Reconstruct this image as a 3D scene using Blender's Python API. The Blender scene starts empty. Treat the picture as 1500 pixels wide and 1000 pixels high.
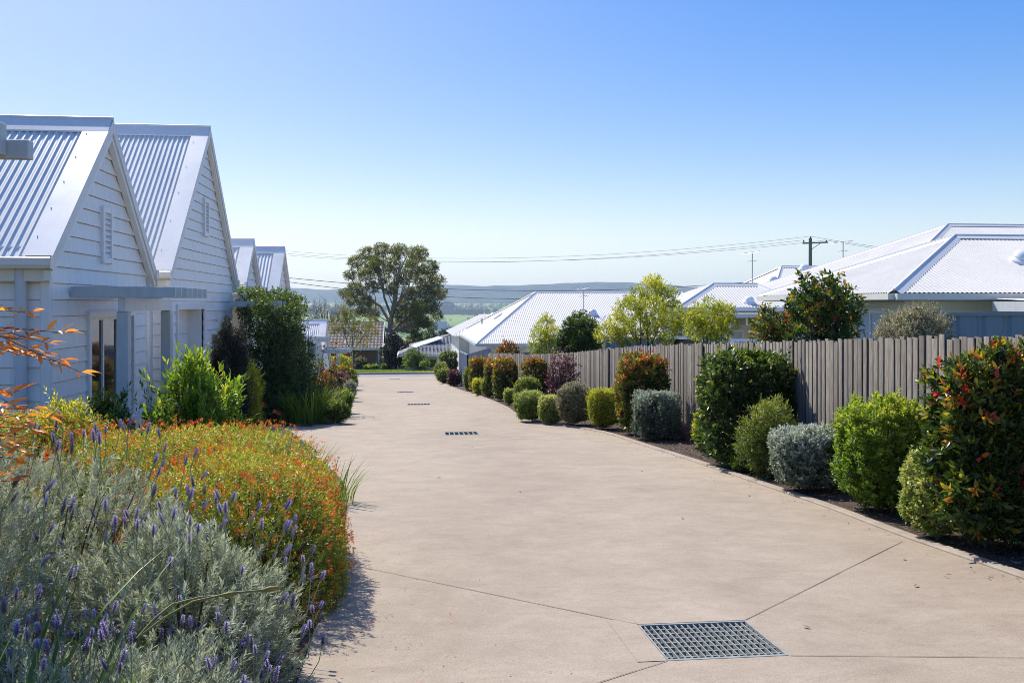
HAZE_D, SKY, SKYSAT, HUE, VPOW, DUST, SUNE, EXPO, DENO = 1.4e-4, .086, 1.95, .012, .45, .9, 3.5, 0.91, True
import bpy, math, numpy as np
from mathutils import Vector, geometry
SC = bpy.context.scene
COL = SC.collection
R = math.radians
# ------------------------------------------------------------------ frame of the place
# camera at the origin (eye height); +Y runs down the shared driveway, +X to the right
F = 1340.0                       # focal length in photo pixels (1500 wide)
A = math.atan(150.0 / F)         # the camera looks a little right of the driveway's direction
CA, SA = math.cos(A), math.sin(A)
H0, SL = 1.52, 0.052             # eye height over the ground under the camera, fall of the ground per metre
SUN = Vector((-0.33, 0.58, 0.745)).normalized()
def G(y):
    return -(H0 + SL * y)
def ray(px, py):
    t = (px - 750) / F
    return Vector((t * CA + SA, -t * SA + CA, -(py - 445) / F))
def gp(px, py):                  # photo pixel -> point of the sloping ground
    r = ray(px, py); k = -H0 / (r.z + SL * r.y); return r * k
def dp(px, py, d):
    return ray(px, py) * d
def onX(px, py, X):
    r = ray(px, py); return r * (X / r.x)
def onY(px, py, Y):
    r = ray(px, py); return r * (Y / r.y)
# ------------------------------------------------------------------ objects
ORG = {}
def props(o, label=None, cat=None, group=None, kind=None):
    if label: o['label'] = label
    if cat: o['category'] = cat
    if group: o['group'] = group
    if kind: o['kind'] = kind
    return o
def thing(name, loc, label, cat, group=None):
    o = bpy.data.objects.new(name, None); COL.objects.link(o)
    o.location = loc; o.empty_display_size = 0.2
    ORG[o.name] = Vector(loc)
    return props(o, label, cat, group)
def link(name, me, parent=None):
    o = bpy.data.objects.new(name, me); COL.objects.link(o)
    if parent is not None:
        o.parent = parent; ORG[o.name] = ORG[parent.name]
    else:
        ORG[o.name] = Vector((0, 0, 0))
    return o
def dup(root, loc, label=None, group=None):
    r = root.copy(); COL.objects.link(r); r.location = loc
    ORG[r.name] = Vector(loc)
    if label: r['label'] = label
    if group: r['group'] = group
    for ch in list(root.children):
        c = ch.copy(); COL.objects.link(c); c.parent = r
        for g in list(ch.children):
            d = g.copy(); COL.objects.link(d); d.parent = c
    return r
class MB:
    def __init__(s): s.v = []; s.f = []
    def add(s, vs, fs):
        o = len(s.v); s.v += [tuple(v) for v in vs]; s.f += [tuple(i + o for i in f) for f in fs]; return s
    def quad(s, *p): return s.add(p, [tuple(range(len(p)))])
    def bx(s, x0, x1, y0, y1, z0, z1):
        return s.add([(x0,y0,z0),(x1,y0,z0),(x1,y1,z0),(x0,y1,z0),(x0,y0,z1),(x1,y0,z1),(x1,y1,z1),(x0,y1,z1)],
                     [(0,3,2,1),(4,5,6,7),(0,1,5,4),(1,2,6,5),(2,3,7,6),(3,0,4,7)])
    def cx(s, x0, x1, y0, y1, z0, z1, c=0.006):   # box with chamfered vertical and top edges
        a = [(x0+c,y0),(x1-c,y0),(x1,y0+c),(x1,y1-c),(x1-c,y1),(x0+c,y1),(x0,y1-c),(x0,y0+c)]
        b = [(x0+c,y0+c),(x1-c,y0+c),(x1-c,y0+c),(x1-c,y1-c),(x1-c,y1-c),(x0+c,y1-c),(x0+c,y1-c),(x0+c,y0+c)]
        vs = [(x,y,z0) for x,y in a] + [(x,y,z1-c) for x,y in a] + [(x,y,z1) for x,y in b]
        fs = [tuple(range(7,-1,-1))]
        for i in range(8):
            j = (i+1) % 8
            fs.append((i,j,8+j,8+i)); fs.append((8+i,8+j,16+j,16+i))
        fs.append((16, 17, 19, 21))
        return s.add(vs, fs)
    def bar(s, p, q, w, h, up=(0,0,1)):
        p = Vector(p); q = Vector(q); d = (q-p).normalized(); u = Vector(up)
        if abs(d.dot(u)) > .98: u = Vector((1,0,0))
        r = d.cross(u).normalized(); u = r.cross(d)
        r *= w/2; u *= h/2
        return s.add([p-r-u,p+r-u,p+r+u,p-r+u,q-r-u,q+r-u,q+r+u,q-r+u],
                     [(3,2,1,0),(4,5,6,7),(0,1,5,4),(1,2,6,5),(2,3,7,6),(3,0,4,7)])
    def tube(s, pts, r, n=8, cap=True):
        pts = [Vector(p) for p in pts]; m = len(pts)
        rs = r if isinstance(r, (list, tuple)) else [r]*m
        vs = []; fs = []; u = None
        for i, p in enumerate(pts):
            d = (pts[min(i+1,m-1)] - pts[max(i-1,0)])
            d = d.normalized() if d.length > 1e-9 else Vector((0,0,1))
            if u is None:
                a = Vector((0,0,1)) if abs(d.z) < .9 else Vector((1,0,0))
                u = d.cross(a).normalized()
            u = (u - d*u.dot(d)).normalized(); w = d.cross(u)
            for k in range(n):
                t = 2*math.pi*k/n
                vs.append(p + (u*math.cos(t) + w*math.sin(t))*rs[i])
        for i in range(m-1):
            for k in range(n):
                k2 = (k+1) % n
                fs.append((i*n+k, i*n+k2, (i+1)*n+k2, (i+1)*n+k))
        if cap:
            fs.append(tuple(range(n-1,-1,-1))); fs.append(tuple((m-1)*n+k for k in range(n)))
        return s.add(vs, fs)
    def lathe(s, prof, c, n=16, axis=(0,0,1)):
        ax = Vector(axis).normalized(); a = Vector((1,0,0)) if abs(ax.x) < .9 else Vector((0,1,0))
        u = ax.cross(a).normalized(); w = ax.cross(u); c = Vector(c)
        vs = []; fs = []; m = len(prof)
        for r, z in prof:
            for k in range(n):
                t = 2*math.pi*k/n
                vs.append(c + ax*z + (u*math.cos(t)+w*math.sin(t))*r)
        for i in range(m-1):
            for k in range(n):
                k2 = (k+1)%n
                fs.append((i*n+k,i*n+k2,(i+1)*n+k2,(i+1)*n+k))
        fs.append(tuple(range(n-1,-1,-1))); fs.append(tuple((m-1)*n+k for k in range(n)))
        return s.add(vs, fs)
    def build(s, name, mat, parent=None, smooth=False, **kw):
        me = bpy.data.meshes.new(name)
        o = link(name, me, parent); org = ORG[o.name]
        me.from_pydata([(v[0]-org.x, v[1]-org.y, v[2]-org.z) for v in s.v], [], s.f)
        me.update()
        if mat: me.materials.append(mat)
        if smooth:
            me.polygons.foreach_set('use_smooth', [True]*len(me.polygons))
            try: me.set_sharp_from_angle(angle=R(40))
            except Exception: pass
        props(o, kw.get('label'), kw.get('cat'), kw.get('group'), kw.get('kind'))
        return o
def np_mesh(name, V, T, mat, parent=None, tone=None, smooth=False):
    me = bpy.data.meshes.new(name); o = link(name, me, parent); org = ORG[o.name]
    V = np.asarray(V, np.float32) - np.array(org, np.float32)
    T = np.asarray(T, np.int32); n = len(T); k = T.shape[1]
    me.vertices.add(len(V)); me.vertices.foreach_set('co', V.ravel())
    me.loops.add(n*k); me.loops.foreach_set('vertex_index', T.ravel())
    me.polygons.add(n)
    me.polygons.foreach_set('loop_start', np.arange(0, n*k, k, dtype=np.int32))
    if smooth: me.polygons.foreach_set('use_smooth', np.ones(n, bool))
    if tone is not None:
        at = me.attributes.new('tone', 'FLOAT', 'POINT')
        at.data.foreach_set('value', np.asarray(tone, np.float32))
    me.update(calc_edges=True); me.validate()
    if mat: me.materials.append(mat)
    return o
# ------------------------------------------------------------------ materials
class NT:
    def __init__(s, name):
        s.m = bpy.data.materials.new(name); s.m.use_nodes = True; s.t = s.m.node_tree; s.t.nodes.clear()
        s.out = s.n('ShaderNodeOutputMaterial')
    def n(s, typ, **kw):
        x = s.t.nodes.new(typ)
        for k, v in kw.items():
            if k in x.inputs.keys() and not hasattr(x, k): x.inputs[k].default_value = v
            else: setattr(x, k, v)
        return x
    def l(s, a, b): s.t.links.new(a, b)
    def obj(s):
        if not hasattr(s, '_o'): s._o = s.n('ShaderNodeTexCoord')
        return s._o.outputs['Object']
    def mapped(s, scale=(1,1,1), rot=(0,0,0), loc=(0,0,0)):
        m = s.n('ShaderNodeMapping'); m.inputs['Scale'].default_value = scale; m.inputs['Rotation'].default_value = rot
        m.inputs['Location'].default_value = loc
        s.l(s.obj(), m.inputs['Vector']); return m.outputs['Vector']
    def noise(s, scale, detail=4, rough=.55, vec=None, dist=0):
        x = s.n('ShaderNodeTexNoise'); x.inputs['Scale'].default_value = scale; x.inputs['Detail'].default_value = detail
        x.inputs['Roughness'].default_value = rough; x.inputs['Distortion'].default_value = dist
        s.l(vec if vec is not None else s.obj(), x.inputs['Vector']); return x.outputs['Fac']
    def ramp(s, fac, stops, interp='LINEAR'):
        r = s.n('ShaderNodeValToRGB'); r.color_ramp.interpolation = interp
        e = r.color_ramp.elements
        while len(e) < len(stops): e.new(0.5)
        for i, (p, c) in enumerate(stops):
            e[i].position = p; e[i].color = (c if len(c) == 4 else (*c, 1)) if hasattr(c, '__len__') else (c, c, c, 1)
        s.l(fac, r.inputs['Fac']); return r.outputs['Color']
    def mix(s, fac, a, b, mode='MIX'):
        m = s.n('ShaderNodeMix', data_type='RGBA', blend_type=mode)
        for key, v in ((0, fac), (6, a), (7, b)):
            if hasattr(v, 'is_linked') or isinstance(v, bpy.types.NodeSocket): s.l(v, m.inputs[key])
            else: m.inputs[key].default_value = v if key == 0 else ((*v, 1) if len(v) == 3 else v)
        return m.outputs[2]
    def math(s, op, a, b=0.0):
        m = s.n('ShaderNodeMath', operation=op)
        for i, v in enumerate((a, b)):
            if isinstance(v, bpy.types.NodeSocket): s.l(v, m.inputs[i])
            else: m.inputs[i].default_value = v
        return m.outputs[0]
    def bump(s, h, strength=.3, dist=.01):
        b = s.n('ShaderNodeBump'); b.inputs['Strength'].default_value = strength; b.inputs['Distance'].default_value = dist
        s.l(h, b.inputs['Height']); return b.outputs['Normal']
    def bsdf(s, color, rough=.6, metal=0, normal=None, spec=.5):
        p = s.n('ShaderNodeBsdfPrincipled')
        if isinstance(color, bpy.types.NodeSocket): s.l(color, p.inputs['Base Color'])
        else: p.inputs['Base Color'].default_value = (*color, 1)
        if isinstance(rough, bpy.types.NodeSocket): s.l(rough, p.inputs['Roughness'])
        else: p.inputs['Roughness'].default_value = rough
        p.inputs['Metallic'].default_value = metal; p.inputs['Specular IOR Level'].default_value = spec
        if normal is not None: s.l(normal, p.inputs['Normal'])
        return p
    def done(s, sh):
        s.l(sh.outputs[0] if not isinstance(sh, bpy.types.NodeSocket) else sh, s.out.inputs['Surface']); return s.m
def paint(name, c, rough=.5, var=.12, scale=3, bump=0.0, spec=.5, streak=True, metal=0):
    m = NT(name)
    n1 = m.noise(scale, 5, .6)
    n2 = m.noise(2.2, 3, .5, m.mapped((6, 6, .5)))
    f = m.math('ADD', m.math('MULTIPLY', n1, .6), m.math('MULTIPLY', n2, .4 if streak else .0))
    lo = tuple(x*(1-var) for x in c); hi = tuple(min(1, x*(1+var*.6)) for x in c)
    col = m.ramp(f, [(.32, lo), (.68, hi)])
    rr = m.ramp(n1, [(.3, rough*.85), (.7, min(1, rough*1.15))])
    nrm = m.bump(m.noise(60, 3), bump, .003) if bump else None
    return m.done(m.bsdf(col, rr, metal, nrm, spec))
def leafmat(name, stops, rough=.42, trans=.35, tint=(1.0, 1.0, .45), spec=.45):
    m = NT(name)
    a = m.n('ShaderNodeAttribute', attribute_name='tone')
    col = m.ramp(a.outputs['Fac'], stops)
    p = m.bsdf(col, rough, 0, None, spec)
    t = m.n('ShaderNodeBsdfTranslucent')
    tc = m.mix(1.0, col, (tint[0]*1.6, tint[1]*1.6, tint[2]*1.6), 'MULTIPLY')
    m.l(tc, t.inputs['Color'])
    mx = m.n('ShaderNodeMixShader'); mx.inputs[0].default_value = trans
    m.l(p.outputs[0], mx.inputs[1]); m.l(t.outputs[0], mx.inputs[2])
    return m.done(mx)
M = {}
M['board'] = paint('weatherboard_paint', (.87, .845, .79), .45, .14, 1.6, .06)
M['trim'] = paint('white_trim_paint', (.80, .79, .76), .4, .06, 3)
M['cream'] = paint('cream_fascia_paint', (.74, .71, .63), .4, .06, 3)
M['post'] = paint('blue_grey_timber_paint', (.46, .52, .53), .5, .14, 4, .1)
M['beam'] = paint('pale_grey_timber_paint', (.60, .62, .62), .5, .12, 4, .1)
M['pipe'] = paint('grey_pipe_paint', (.55, .58, .60), .4, .06, 3)
M['roof'] = paint('white_steel_roof', (.68, .67, .635), .42, .12, .8, 0, .5)
M['roofr'] = paint('weathered_white_steel_roof', (.62, .595, .545), .62, .14, .5, 0, .2)
M['roofrb'] = paint('weathered_white_flashing', (.70, .68, .64), .6, .08, .8, 0, .25)
M['roofb'] = paint('white_steel_flashing', (.72, .71, .68), .42, .08, 1.5, 0, .5)
M['gutter'] = paint('grey_gutter_steel', (.50, .54, .58), .4, .08, 2)
M['door'] = paint('white_door_paint', (.78, .77, .74), .45, .06, 2)
M['shutter'] = paint('pale_blue_shutter_paint', (.50, .56, .64), .45, .06, 2)
M['fence_steel'] = paint('blue_grey_fence_steel', (.22, .27, .33), .45, .10, 2)
M['dark'] = paint('dark_interior', (.03, .03, .035), .6, .2, 3)
M['pole'] = paint('weathered_pole_timber', (.17, .18, .14), .8, .2, 5, .2)
M['galv'] = paint('galvanised_steel', (.30, .31, .285), .5, .25, 14, .05, .5, True, .15)
M['mast'] = paint('grey_aerial_metal', (.35, .36, .37), .4, .1, 8, 0, .5, True, .6)
M['wire'] = paint('black_cable', (.10, .10, .11), .6, .1, 5)
M['stem'] = paint('shrub_stem_bark', (.10, .07, .045), .85, .3, 20, .3)
M['gumbark'] = paint('pale_grey_gum_bark', (.26, .22, .17), .8, .35, 3, .3)
M['twig'] = paint('grey_bare_twig', (.20, .175, .15), .85, .2, 8)
M['dome'] = paint('white_vent_plastic', (.72, .74, .77), .3, .04, 3)
m = NT('dark_window_glass')
M['glass'] = m.done(m.bsdf((.012, .014, .018), .04, 0, None, .8))
m = NT('sheer_curtain_fabric')
M['curtain'] = m.done(m.bsdf(m.ramp(m.noise(14, 2, .5, m.mapped((1, 14, .1))), [(.3, (.10, .10, .11)), (.7, (.26, .25, .25))]), .9))
# weathered paling timber
m = NT('weathered_grey_paling')
a = m.n('ShaderNodeAttribute', attribute_name='tone')
g1 = m.noise(9, 6, .65, m.mapped((14, 14, .7)))
g2 = m.noise(3, 4, .6, m.mapped((5, 5, 1.2)))
c = m.ramp(g1, [(.25, (.058, .051, .043)), (.5, (.158, .142, .122)), (.75, (.30, .275, .242))])
c = m.mix(.55, c, m.ramp(a.outputs['Fac'], [(0, (.26, .235, .205)), (.5, (.80, .75, .70)), (1, (1.35, 1.32, 1.28))]), 'MULTIPLY')
c = m.mix(m.ramp(g2, [(.55, 0.0), (.75, .45)]), c, (.10, .085, .07))
M['paling'] = m.done(m.bsdf(c, .85, 0, m.bump(g1, .5, .006), .2))
# washed concrete
m = NT('washed_concrete')
big = m.noise(.35, 4, .6, m.mapped((1, .45, 1)))
mid = m.noise(2.6, 6, .65, m.mapped((.9, 1.15, 1)), .4)
fine = m.noise(95, 3, .7)
grit = m.noise(330, 2, .6)
sw = m.noise(6.0, 5, .62, m.mapped((.8, 1.5, 1), (0, 0, .5)), 1.6)
c = m.ramp(mid, [(.25, (.30, .240, .178)), (.55, (.355, .288, .217)), (.8, (.40, .33, .253))])
st = m.noise(.55, 5, .7, m.mapped((1, .8, 1), (0, 0, .4), (3, 1, 0)), 1.2)
c = m.mix(.6, c, m.ramp(st, [(.33, (.86, .85, .84)), (.47, (1, 1, 1))]), 'MULTIPLY')
c = m.mix(.75, c, m.ramp(big, [(.28, (.82, .80, .78)), (.5, (1, 1, 1)), (.75, (1.08, 1.08, 1.08))]), 'MULTIPLY')
c = m.mix(.5, c, m.ramp(fine, [(.3, (.62, .60, .57)), (.5, (1, 1, 1)), (.72, (1.28, 1.28, 1.28))]), 'MULTIPLY')
c = m.mix(.45, c, m.ramp(grit, [(.32, (.5, .48, .45)), (.46, (1, 1, 1)), (.7, (1.3, 1.3, 1.3))]), 'MULTIPLY')
c = m.mix(.55, c, m.ramp(sw, [(.3, (.86, .85, .84)), (.5, (1, 1, 1)), (.72, (1.12, 1.12, 1.13))]), 'MULTIPLY')
h = m.math('ADD', m.math('MULTIPLY', fine, .5), m.math('MULTIPLY', grit, .5))
h2 = m.math('ADD', h, m.math('MULTIPLY', sw, .8))
M['concrete'] = m.done(m.bsdf(c, .82, 0, m.bump(h2, .35, .004), .3))
m = NT('edging_concrete')
c = m.ramp(m.noise(4, 6, .65), [(.3, (.27, .215, .165)), (.7, (.40, .34, .275))])
c = m.mix(.5, c, m.ramp(m.noise(120, 3, .7), [(.3, (.6, .6, .58)), (.7, (1.25, 1.25, 1.25))]), 'MULTIPLY')
M['kerb'] = m.done(m.bsdf(c, .85, 0, m.bump(m.noise(90, 3), .4, .004), .3))
m = NT('joint_filler')
M['joint'] = m.done(m.bsdf(m.ramp(m.noise(12, 3), [(.3, (.13, .105, .082)), (.7, (.27, .22, .17))]), .9, 0, None, .2))
m = NT('bark_mulch')
c = m.ramp(m.noise(38, 6, .7), [(.3, (.028, .02, .014)), (.5, (.085, .062, .045)), (.72, (.19, .15, .12))])
M['mulch'] = m.done(m.bsdf(c, .95, 0, m.bump(m.noise(30, 5, .7), .9, .03), .15))
m = NT('mulch_chip')
a = m.n('ShaderNodeAttribute', attribute_name='tone')
M['chip'] = m.done(m.bsdf(m.ramp(a.outputs['Fac'], [(0, (.03, .02, .014)), (.5, (.10, .072, .052)), (1, (.27, .22, .18))]), .9, 0, None, .2))
m = NT('street_asphalt')
M['asphalt'] = m.done(m.bsdf(m.ramp(m.noise(1.2, 6, .7), [(.3, (.17, .17, .175)), (.7, (.26, .26, .265))]), .85, 0, None, .3))
m = NT('mown_lawn')
c = m.ramp(m.noise(3.5, 6, .75), [(.3, (.06, .12, .016)), (.55, (.115, .19, .022)), (.8, (.18, .24, .04))])
M['lawn'] = m.done(m.bsdf(c, .9, 0, m.bump(m.noise(25, 4), .8, .05), .15))
# terrain: yards near by, paddocks far off
m = NT('yard_soil_and_paddocks')
near = m.ramp(m.noise(.9, 6, .7), [(.3, (.05, .06, .022)), (.55, (.09, .105, .035)), (.8, (.14, .13, .06))])
vor = m.n('ShaderNodeTexVoronoi'); vor.inputs['Scale'].default_value = .0045
m.l(m.mapped((1, .55, 1), (0, 0, .35)), vor.inputs['Vector'])
cell = m.n('ShaderNodeSeparateColor'); m.l(vor.outputs['Color'], cell.inputs[0])
fld = m.ramp(cell.outputs[0], [(0, (.09, .16, .03)), (.35, (.17, .25, .04)), (.65, (.23, .28, .06)), (1, (.28, .26, .10))])
fld = m.mix(.6, fld, m.ramp(m.noise(.02, 5, .65), [(.3, (.6, .65, .6)), (.7, (1.25, 1.2, 1.1))]), 'MULTIPLY')
sep = m.n('ShaderNodeSeparateXYZ'); m.l(m.obj(), sep.inputs[0])
far = m.math('GREATER_THAN', sep.outputs[1], 330.0)
M['terrain'] = m.done(m.bsdf(m.mix(far, near, fld), .95, 0, m.bump(m.noise(8, 5), .5, .05), .15))
m = NT('forested_hills')
M['hill'] = m.done(m.bsdf(m.ramp(m.noise(.012, 8, .7), [(.38, (.010, .018, .010)), (.62, (.065, .078, .036))]), 1, 0, None, .1))
def tilemat(name, c0, c1, sx, sz):
    m = NT(name)
    b = m.n('ShaderNodeTexBrick'); b.inputs['Scale'].default_value = 1; b.inputs['Brick Width'].default_value = sx; b.inputs['Row Height'].default_value = sz
    b.inputs['Mortar Size'].default_value = .018; b.inputs['Color1'].default_value = (*c0, 1); b.inputs['Color2'].default_value = (*c1, 1)
    b.inputs['Mortar'].default_value = (c0[0]*.45, c0[1]*.45, c0[2]*.45, 1)
    m.l(m.obj(), b.inputs['Vector'])
    c = m.mix(.6, b.outputs['Color'], m.ramp(m.noise(6, 4), [(.3, (.65,.65,.65)), (.7, (1.3,1.3,1.3))]), 'MULTIPLY')
    return m.done(m.bsdf(c, .75, 0, None, .35))
M['tile_brown'] = tilemat('brown_concrete_tile', (.155, .12, .105), (.23, .185, .165), .33, .30)
M['tile_grey'] = tilemat('grey_concrete_tile', (.20, .20, .205), (.30, .30, .305), .33, .30)
m = NT('orange_brick')
b = m.n('ShaderNodeTexBrick'); b.inputs['Scale'].default_value = 1; b.inputs['Brick Width'].default_value = .23; b.inputs['Row Height'].default_value = .085
b.inputs['Mortar Size'].default_value = .012
b.inputs['Color1'].default_value = (.40, .155, .06, 1); b.inputs['Color2'].default_value = (.50, .21, .085, 1); b.inputs['Mortar'].default_value = (.45, .40, .34, 1)
m.l(m.mapped((1, 1, 1), (R(90), 0, 0)), b.inputs['Vector'])
M['brick'] = m.done(m.bsdf(b.outputs['Color'], .85, 0, None, .2))
m = NT('car_paint_blue_grey')
M['car'] = m.done(m.bsdf((.09, .11, .145), .25, .3, None, .6))
m = NT('black_rubber')
M['rubber'] = m.done(m.bsdf((.02, .02, .02), .8))
# foliage
M['photinia'] = leafmat('photinia_leaf', [(0, (.014, .034, .012)), (.4, (.042, .082, .018)), (.62, (.14, .175, .024)), (.76, (.32, .26, .03)), (.88, (.42, .15, .025)), (1, (.48, .04, .035))], .30, .42)
M['photinia_green'] = leafmat('dark_green_leaf', [(0, (.014, .032, .012)), (.5, (.042, .080, .018)), (.8, (.14, .19, .026)), (1, (.32, .31, .04))], .32, .42)
M['bright'] = leafmat('bright_green_leaf', [(0, (.04, .085, .014)), (.5, (.12, .21, .024)), (.8, (.25, .34, .035)), (1, (.40, .40, .06))], .42, .48)
M['silver'] = leafmat('silver_edged_leaf', [(0, (.05, .075, .05)), (.45, (.13, .17, .115)), (.75, (.30, .34, .27)), (1, (.48, .50, .43))], .45, .25, (1, 1, .8))
M['creamleaf'] = leafmat('cream_variegated_leaf', [(0, (.06, .11, .02)), (.4, (.17, .24, .045)), (.75, (.40, .43, .12)), (1, (.60, .58, .24))], .45, .35, (1, 1, .6))
M['olive'] = leafmat('olive_grey_leaf', [(0, (.06, .064, .03)), (.5, (.18, .17, .09)), (.8, (.32, .295, .18)), (1, (.46, .42, .30))], .5, .25, (1, .95, .6))
M['purple'] = leafmat('purple_leaf', [(0, (.035, .012, .018)), (.5, (.10, .035, .045)), (.8, (.20, .10, .11)), (1, (.33, .22, .23))], .4, .3, (1, .6, .55))
M['midgreen'] = leafmat('mid_green_leaf', [(0, (.03, .058, .016)), (.5, (.095, .145, .03)), (.8, (.20, .25, .045)), (1, (.34, .34, .09))], .42, .42)
M['yellowgreen'] = leafmat('yellow_green_leaf', [(0, (.08, .115, .016)), (.5, (.22, .26, .028)), (.8, (.38, .37, .045)), (1, (.52, .46, .07))], .45, .6)
M['darkfine'] = leafmat('dark_fine_leaf', [(0, (.012, .016, .012)), (.6, (.03, .037, .025)), (1, (.09, .085, .06))], .5, .2)
M['lavender'] = leafmat('lavender_leaf', [(0, (.08, .09, .06)), (.4, (.27, .29, .20)), (.75, (.48, .505, .375)), (1, (.62, .635, .51))], .65, .20, (1, 1, .7), .2)
M['cuphea'] = leafmat('yellow_green_small_leaf', [(0, (.028, .058, .012)), (.4, (.105, .155, .018)), (.75, (.32, .345, .03)), (1, (.48, .42, .05))], .4, .4)
M['cflower'] = leafmat('orange_red_tube_flower', [(0, (.55, .075, .025)), (.5, (.68, .17, .035)), (1, (.74, .34, .09))], .5, .35, (1, .75, .5))
M['nandina'] = leafmat('orange_nandina_leaf', [(0, (.10, .045, .05)), (.35, (.22, .10, .05)), (.6, (.50, .17, .03)), (1, (.72, .36, .06))], .28, .58, (1.1, .8, .4))
M['grassblade'] = leafmat('strap_leaf', [(0, (.03, .06, .012)), (.5, (.10, .17, .022)), (.85, (.22, .28, .04)), (1, (.40, .36, .14))], .4, .4)
M['gumleaf'] = leafmat('gum_leaf', [(0, (.04, .056, .018)), (.5, (.10, .122, .032)), (.8, (.18, .185, .048)), (1, (.28, .22, .07))], .6, .42, (1, 1, .45), .15)
M['farleaf'] = leafmat('far_tree_leaf', [(0, (.018, .03, .012)), (.6, (.05, .065, .025)), (1, (.12, .12, .05))], .6, .25)
M['rose'] = leafmat('pink_and_orange_petal', [(0, (.45, .06, .06)), (.5, (.55, .17, .08)), (1, (.60, .33, .25))], .6, .3, (1, .8, .7))
m = NT('lavender_flower')
a = m.n('ShaderNodeAttribute', attribute_name='tone')
M['lavflower'] = m.done(m.bsdf(m.ramp(a.outputs['Fac'], [(0, (.25, .30, .165)), (.12, (.22, .25, .16)), (.2, (.12, .10, .15)), (.4, (.32, .27, .44)), (.7, (.48, .42, .63)), (1, (.66, .61, .79))]), .7, 0, None, .2))
m = NT('lavender_flower_stem')
M['lavstem'] = m.done(m.bsdf((.24, .29, .155), .6, 0, None, .3))
m = NT('seed_pod')
M['pod'] = m.done(m.bsdf(m.ramp(m.noise(20, 3), [(.3, (.13, .15, .025)), (.7, (.24, .19, .045))]), .7))
# ------------------------------------------------------------------ plants
def unit(a): return a / np.maximum(np.linalg.norm(a, axis=-1, keepdims=True), 1e-9)
def frame(d):
    a = np.where(np.abs(d[:, 2:3]) < .9, np.array([[0., 0, 1]]), np.array([[1., 0, 0]]))
    u = unit(np.cross(d, a)); return u, np.cross(d, u)
class Leaves:
    def __init__(s): s.V = []; s.T = []; s.C = []; s.o = 0
    def add(s, p, d, n, L, W, tone, hi=False, droop=.15, fold=.12):
        N = len(p); L = np.broadcast_to(np.asarray(L, float), (N,))[:, None]; W = np.broadcast_to(np.asarray(W, float), (N,))[:, None]
        d = unit(d); sd = unit(np.cross(d, n)); n = np.cross(sd, d)
        def at(t, w, up=0): return p + d*L*t - n*(droop*L*t*t) + sd*W*w*.5 + n*W*up
        if hi:
            P = [at(0,0), at(.33,0), at(.7,0), at(1,0), at(.33,-.92,fold), at(.7,-.72,fold*.8), at(.33,.92,fold), at(.7,.72,fold*.8)]
            t = [(0,4,1),(0,1,6),(4,5,2),(4,2,1),(1,2,7),(1,7,6),(5,3,2),(2,3,7)]
        else:
            P = [at(0,0), at(.45,-1,fold), at(1,0), at(.45,1,fold)]
            t = [(0,1,2),(0,2,3)]
        k = len(P)
        s.V.append(np.stack(P, 1).reshape(-1, 3))
        base = s.o + np.arange(N)[:, None, None]*k
        s.T.append((base + np.array(t)[None]).reshape(-1, 3))
        s.C.append(np.repeat(np.broadcast_to(np.asarray(tone, float), (N,)), k)); s.o += N*k
    def raw(s, V, T, C):
        s.V.append(np.asarray(V, float)); s.T.append(np.asarray(T) + s.o); s.C.append(np.asarray(C, float)); s.o += len(V)
    def build(s, name, mat, parent=None):
        return np_mesh(name, np.concatenate(s.V), np.concatenate(s.T), mat, parent, np.clip(np.concatenate(s.C), 0, 1))
def shoots(lv, rng, P, D, nl, L, W, slen, tone, ang=(1.25, .45), jit=.3, tipgain=.15, hi=False, droop=.15, keep=1.0):
    # leaves set spirally along short shoots, opening out at the base and upright at the tip
    Mn = len(P)
    D = unit(D); u, w = frame(D)
    ph0 = rng.random(Mn)*6.28
    slen = np.broadcast_to(np.asarray(slen, float), (Mn,)); tone = np.broadcast_to(np.asarray(tone, float), (Mn,))
    for j in range(nl):
        t = (j+.5)/nl
        k = rng.random(Mn) < keep
        ph = ph0 + j*2.4 + rng.normal(0, .3, Mn)
        rad = u*np.cos(ph)[:, None] + w*np.sin(ph)[:, None]
        a = ang[0] + (ang[1]-ang[0])*t + rng.normal(0, jit*.5, Mn)
        d = D*np.cos(a)[:, None] + rad*np.sin(a)[:, None] + rng.normal(0, jit*.35, (Mn, 3))
        n = D*np.sin(a)[:, None] - rad*np.cos(a)[:, None] + rng.normal(0, jit, (Mn, 3))
        s = rng.uniform(.7, 1.15, Mn)
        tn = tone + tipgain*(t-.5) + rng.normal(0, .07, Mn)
        p = P + D*(slen*t)[:, None]
        lv.add(p[k], d[k], n[k], (L*s)[k], (W*s)[k], tn[k], hi, droop)
def lumpy(d, rng, amp, f=3.0):
    v = np.zeros(len(d))
    for i in range(5):
        k = rng.normal(0, f*(1+.45*i), 3); v += np.sin(d@k + rng.random()*6.28)/(1+.5*i)
    return amp*v/2.2
def shell(rng, n, half, p=4.0, lump=.07, depth=.16, zmin=-1.0, f=3.0):
    d = unit(rng.normal(0, 1, (int(n*1.0), 3)))
    if zmin > -1: d[:, 2] = np.abs(d[:, 2]) if zmin >= 0 else d[:, 2]
    r = (np.abs(d)**p).sum(1)**(-1/p)
    q = d*r[:, None]
    dd = 1 - np.abs(rng.normal(0, depth, len(d)))
    lm = 1 + lumpy(q, rng, lump, f)
    N = unit(np.sign(q)*np.abs(q)**(p-1)/np.array(half))
    return q*(lm*np.clip(dd, .25, 1))[:, None]*np.array(half), N, q
def holes(rng, q, f=4.0, thr=.55, prob=.9):
    v = lumpy(q, rng, 1.0, f)
    return ~((v > thr) & (rng.random(len(q)) < prob))
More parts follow.
